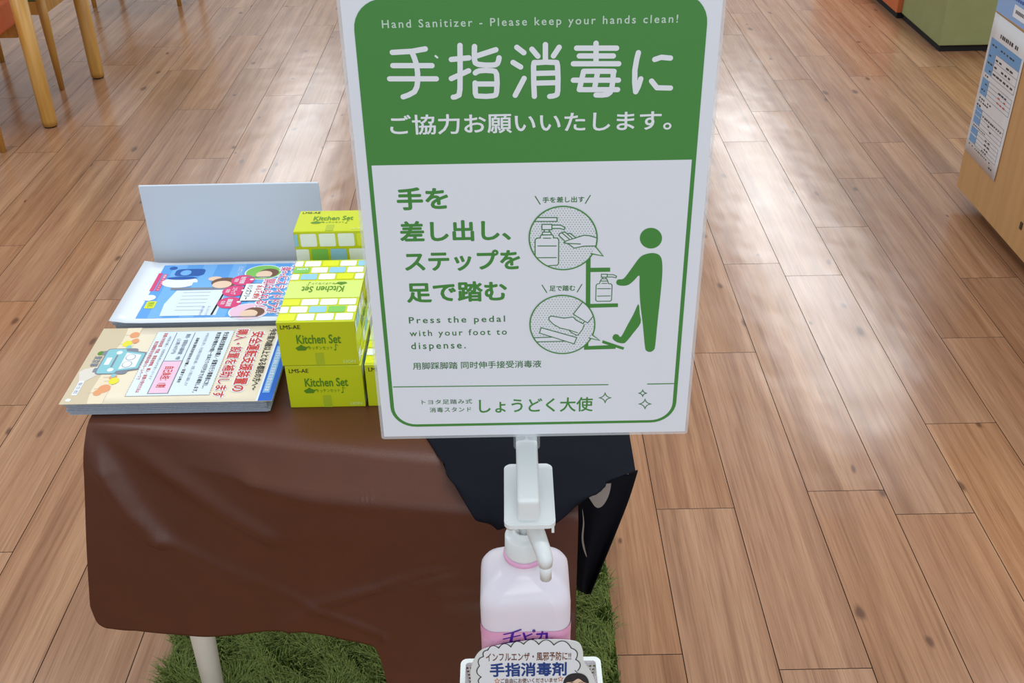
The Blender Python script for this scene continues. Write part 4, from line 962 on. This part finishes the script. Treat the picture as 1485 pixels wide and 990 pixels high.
# ------------------------------------------------------------------ cabinet at the right
def build_cabinet():
    t = thing('cabinet', (1.72, 2.6, 0), 'tan wood veneer cabinet with paper timetable on its side', 'cabinet')
    m = bpy.data.materials.new('tan_veneer'); m.use_nodes = True; nt = m.node_tree; bs = nt.nodes['Principled BSDF']
    tc = nt.nodes.new('ShaderNodeTexCoord'); mp = nt.nodes.new('ShaderNodeMapping'); mp.inputs['Scale'].default_value = (40, 40, 3)
    n = nt.nodes.new('ShaderNodeTexNoise'); n.inputs['Scale'].default_value = 1.0; n.inputs['Detail'].default_value = 4
    nt.links.new(tc.outputs['Object'], mp.inputs[0]); nt.links.new(mp.outputs[0], n.inputs['Vector'])
    r = nt.nodes.new('ShaderNodeValToRGB'); e = r.color_ramp.elements; e[0].position = 0.3; e[0].color = lin((196, 148, 94)); e[1].position = 0.7; e[1].color = lin((206, 160, 106))
    nt.links.new(n.outputs['Fac'], r.inputs[0]); nt.links.new(r.outputs[0], bs.inputs['Base Color']); bs.inputs['Roughness'].default_value = 0.45
    b = MB(); b.box((1.49, 1.9, 0.052), (1.97, 3.278, 1.02), 0.0015); b.build('body', m, t)
    b = MB(); b.box((1.56, 1.95, 0.0005), (1.93, 3.20, 0.052)); b.build('plinth', mat('plinth_dark', (40, 30, 24), 0.7), t)
    b = MB(); b.box((1.4870, 2.792, 0.128), (1.490, 2.806, 0.150), 0.001); b.build('catch', mat('catch_dark', (60, 48, 40), 0.5), t)
    # the sheets taped on the side, read along +/-Y
    X = 1.4885
    s = thing('timetable_sheet', (X, 3.14, 0.18), 'long white sheet with blue-headed tables taped on the tan cabinet side', 'poster')
    b = MB(); rows = []
    for i in range(9):
        v = i/8; row = []
        for j in range(7):
            u = j/6; row.append((X-0.0008-0.0006*(1-v)**6*(0.3+0.7*u)**2, 3.272-0.250*u+0.004*v*(1-2*u)*0-0.002*v, 0.184+0.446*v-0.004*u))
        rows.append(row)
    b.grid(rows); p = b.build('sheet', mat('sheet_white', (226, 222, 222), 0.5, 0.3), s)
    md = p.modifiers.new('thickness', 'SOLIDIFY'); md.thickness = 0.0004
    A = Art((X-0.0016, 3.270, 0.184), (0, -0.00245, 0), (0, 0, 0.0043), (-1, 0, 0))  # 100 x 100
    r2 = random.Random(2)
    def blk(a0, b0, a1, b1): A.rect('tableblue', a0, b0, a1, b1, 1)
    def words(a0, a1, b, n, h=1.0, ink='black'):
        w_ = (a1-a0)/n
        for i in range(n):
            if r2.random() < 0.85: A.rect(ink, a0+i*w_, b, a0+i*w_+w_*r2.uniform(0.45, 0.85), b+h, 3)
    def frame(a0, b0, a1, b1, rows_):
        for i in range(rows_+1): A.rect('greyline', a0, b0+(b1-b0)*i/rows_-0.15, a1, b0+(b1-b0)*i/rows_+0.15, 2)
        A.rect('greyline', a0-0.3, b0, a0+0.3, b1, 2); A.rect('greyline', a1-0.3, b0, a1+0.3, b1, 2)
    words(18, 84, 90, 12, 2.6); blk(6, 78, 97, 87); words(12, 92, 82, 9, 1.2); blk(6, 62, 28, 78); words(10, 26, 74, 2, 1.2); words(10, 26, 69, 2, 1.2); words(12, 26, 64, 2, 1.2)
    frame(28, 62, 97, 78, 3)
    for b_ in (74, 69, 64): words(31, 95, b_, 6, 1.3)
    words(6, 22, 59.5, 3, 1.2); blk(6, 46, 26, 58); words(9, 24, 54, 2); words(9, 24, 49, 2); frame(26, 46, 97, 58, 4); words(50, 86, 52, 4, 1, 'red'); words(50, 86, 48.5, 4, 1, 'red'); words(58, 86, 55.2, 3)
    words(9, 48, 42.8, 6, 1.0); words(9, 40, 40.5, 5, 1.0); words(6, 20, 37, 2, 1.4)
    blk(6, 34, 26, 36.4); blk(6, 30, 26, 33.4); blk(6, 24, 26, 29.4); frame(26, 24, 95, 36.4, 4); words(30, 92, 32, 10); words(50, 70, 29, 3); words(50, 66, 26, 2)
    words(9, 50, 22, 8, 0.8); blk(6, 16, 26, 21); blk(6, 9.5, 26, 15); frame(26, 9.5, 93, 21, 4); words(52, 70, 18.6, 2); words(52, 70, 15.4, 2); words(48, 68, 12.4, 3); words(48, 64, 10, 3); words(8, 80, 7, 14, 0.8); words(78, 90, 3.5, 2, 1.2)
    A.finish(s, {'tableblue': 'blue_cell_print', 'greyline': 'table_line_print', 'black': 'small_print', 'red': 'red_print'})
    q = thing('blue_poster', (X, 3.14, 0.63), 'blue poster above the white timetable on the tan cabinet side', 'poster')
    b = MB(); b.box((X-0.0006, 2.95, 0.634), (X+0.0004, 3.272, 1.0)); b.build('sheet', mat('poster_blue', (150, 182, 228), 0.45, 0.3), q)
    A = Art((X-0.0010, 3.270, 0.634), (0, -0.0025, 0), (0, 0, 0.0025), (-1, 0, 0))
    A.rect('white', 46, 6, 92, 20, 1)
    def words2(a0, a1, b_, n, h, ink):
        for i in range(n):
            if r2.random() < .9: A.rect(ink, a0+(a1-a0)*i/n, b_, a0+(a1-a0)*(i+.7)/n, b_+h, 2)
    words2(52, 86, 11, 9, 4, 'black')
    for b_ in (24, 32, 40, 48, 56, 64): words2(16, 110, b_, 16, 3.4, 'deepblue')
    A.finish(q, {'white': 'white_caption', 'black': 'caption_print', 'deepblue': 'blue_print'})
build_cabinet()

# ------------------------------------------------------------------ coloured play-area blocks
def block(name, x0, x1, y0, y1, h, rgb, label):
    t = thing(name, ((x0+x1)/2, (y0+y1)/2, 0), label, 'bench')
    m = mat(name+'_fabric', rgb, 0.7, 0.3, noise=0.10, nscale=12, bump=0.1, bscale=300)
    b = MB(); b.box((x0, y0, 0.030), (x1, y1, h), 0.004, 2); b.build('body', m, t)
    b = MB(); b.box((x0+0.010, y0+0.012, 0.0005), (x1-0.01, y1-0.004, 0.030)); b.build('plinth', mat('plinth_black', (18, 16, 15), 0.8), t)
block('green_bench', 1.985, 2.75, 4.865, 5.410, 0.46, (152, 158, 106), 'sage green box bench with black plinth behind the cabinet')
block('orange_bench', 1.960, 2.75, 5.416, 6.90, 0.46, (206, 112, 66), 'orange box bench beyond the green one')

# ------------------------------------------------------------------ dining set at the upper left
wood = bpy.data.materials.new('golden_beech'); wood.use_nodes = True
def _w():
    nt = wood.node_tree; bs = nt.nodes['Principled BSDF']; tc = nt.nodes.new('ShaderNodeTexCoord'); mp = nt.nodes.new('ShaderNodeMapping'); mp.inputs['Scale'].default_value = (60, 60, 4)
    n = nt.nodes.new('ShaderNodeTexNoise'); n.inputs['Scale'].default_value = 1; n.inputs['Detail'].default_value = 4
    nt.links.new(tc.outputs['Object'], mp.inputs[0]); nt.links.new(mp.outputs[0], n.inputs['Vector'])
    r = nt.nodes.new('ShaderNodeValToRGB'); e = r.color_ramp.elements; e[0].position = 0.3; e[0].color = lin((186, 132, 58)); e[1].position = 0.7; e[1].color = lin((214, 164, 84))
    nt.links.new(n.outputs['Fac'], r.inputs[0]); nt.links.new(r.outputs[0], bs.inputs['Base Color']); bs.inputs['Roughness'].default_value = 0.4
_w()
def dining_table():
    t = thing('dining_table', (-2.5, 4.42, 0), 'beech table on thick round legs at the upper left', 'table')
    foot = mat('felt_foot', (40, 28, 22), 0.9)
    for x, y in ((-1.862, 4.125), (-1.862, 4.728), (-3.15, 4.125), (-3.15, 4.728)):
        b = MB(); b.tube([(x, y, 0.006), (x, y, 0.03), (x+0.003, y, 0.69)], [0.028, 0.0295, 0.033], 28); l = b.build('leg', wood, t)
        b = MB(); b.tube([(x, y, 0.0005), (x, y, 0.0075)], 0.024, 24); o = b.build('foot_pad', foot, l); o.matrix_parent_inverse = Matrix()
    b = MB(); b.box((-3.22, 4.06, 0.69), (-1.80, 4.80, 0.72), 0.008, 3); b.build('table_top', wood, t)
dining_table()
def chair(label, cushion_rgb, cname, x0, x1, y0, y1, back_y, grp='dining chairs', splay=0.0, thick=0.055, inset=0.0):
    t = thing('dining_chair', ((x0+x1)/2, (y0+y1)/2, 0), label, 'chair', grp)
    cm = mat(cname, cushion_rgb, 0.7, 0.3, noise=0.08, nscale=30)
    for x in (x0, x1):
        for y in (y0, y1):
            back = abs(y-back_y) < 1e-6
            xx = x; x = x+splay if (not back and x == x1) else x
            b = MB()
            if back: b.tube([(x, y, 0.001), (x, y, 0.30), (x, y, 0.42), (x, y+(0.05 if y == y1 else -0.05), 0.80)], [0.0115, 0.019, 0.020, 0.014], 18)
            else: b.tube([(x, y, 0.001), (x, y, 0.30), (x, y, 0.41)], [0.0115, 0.019, 0.020], 18)
            b.build('leg', wood, t); x = xx
    r = MB()
    r.box((x0, y0-0.009, 0.328), (x1, y0+0.009, 0.384), 0.002); r.box((x0, y1-0.009, 0.328), (x1, y1+0.009, 0.384), 0.002)
    r.box((x0-0.009+inset, y0, 0.328), (x0+0.009+inset, y1, 0.384), 0.002); r.box((x1-0.009-inset, y0, 0.328), (x1+0.009-inset, y1, 0.384), 0.002); r.build('seat_rail', wood, t)
    s = MB(); s.box((x0-0.015, y0+0.0+(0.02 if y0 == back_y else -0.015), 0.385), (x1+0.015, y1+(0.015 if y0 == back_y else -0.02), 0.385+thick), 0.012, 3); s.build('seat_cushion', cm, t)
    sg = 1 if back_y == y1 else -1
    bk = MB(); bk.box((x0, back_y+sg*0.030, 0.62), (x1, back_y+sg*0.062, 0.80), 0.010, 3); bk.build('backrest', cm, t)
    return t
chair('beech dining chair with orange seat tucked under the near side of the table', (206, 110, 70), 'seat_orange', -2.40, -1.950, 3.862, 4.245, 3.862, splay=0.03, thick=0.105, inset=0.10)
chair('beech dining chair with green seat tucked under the far side of the table', (104, 140, 100), 'seat_green', -2.40, -1.972, 4.575, 4.99, 4.99)
chair('thin-legged beech dining chair standing beyond the thick-legged table', (104, 140, 100), 'seat_green', -2.265, -1.800, 5.93, 6.36, 6.36)
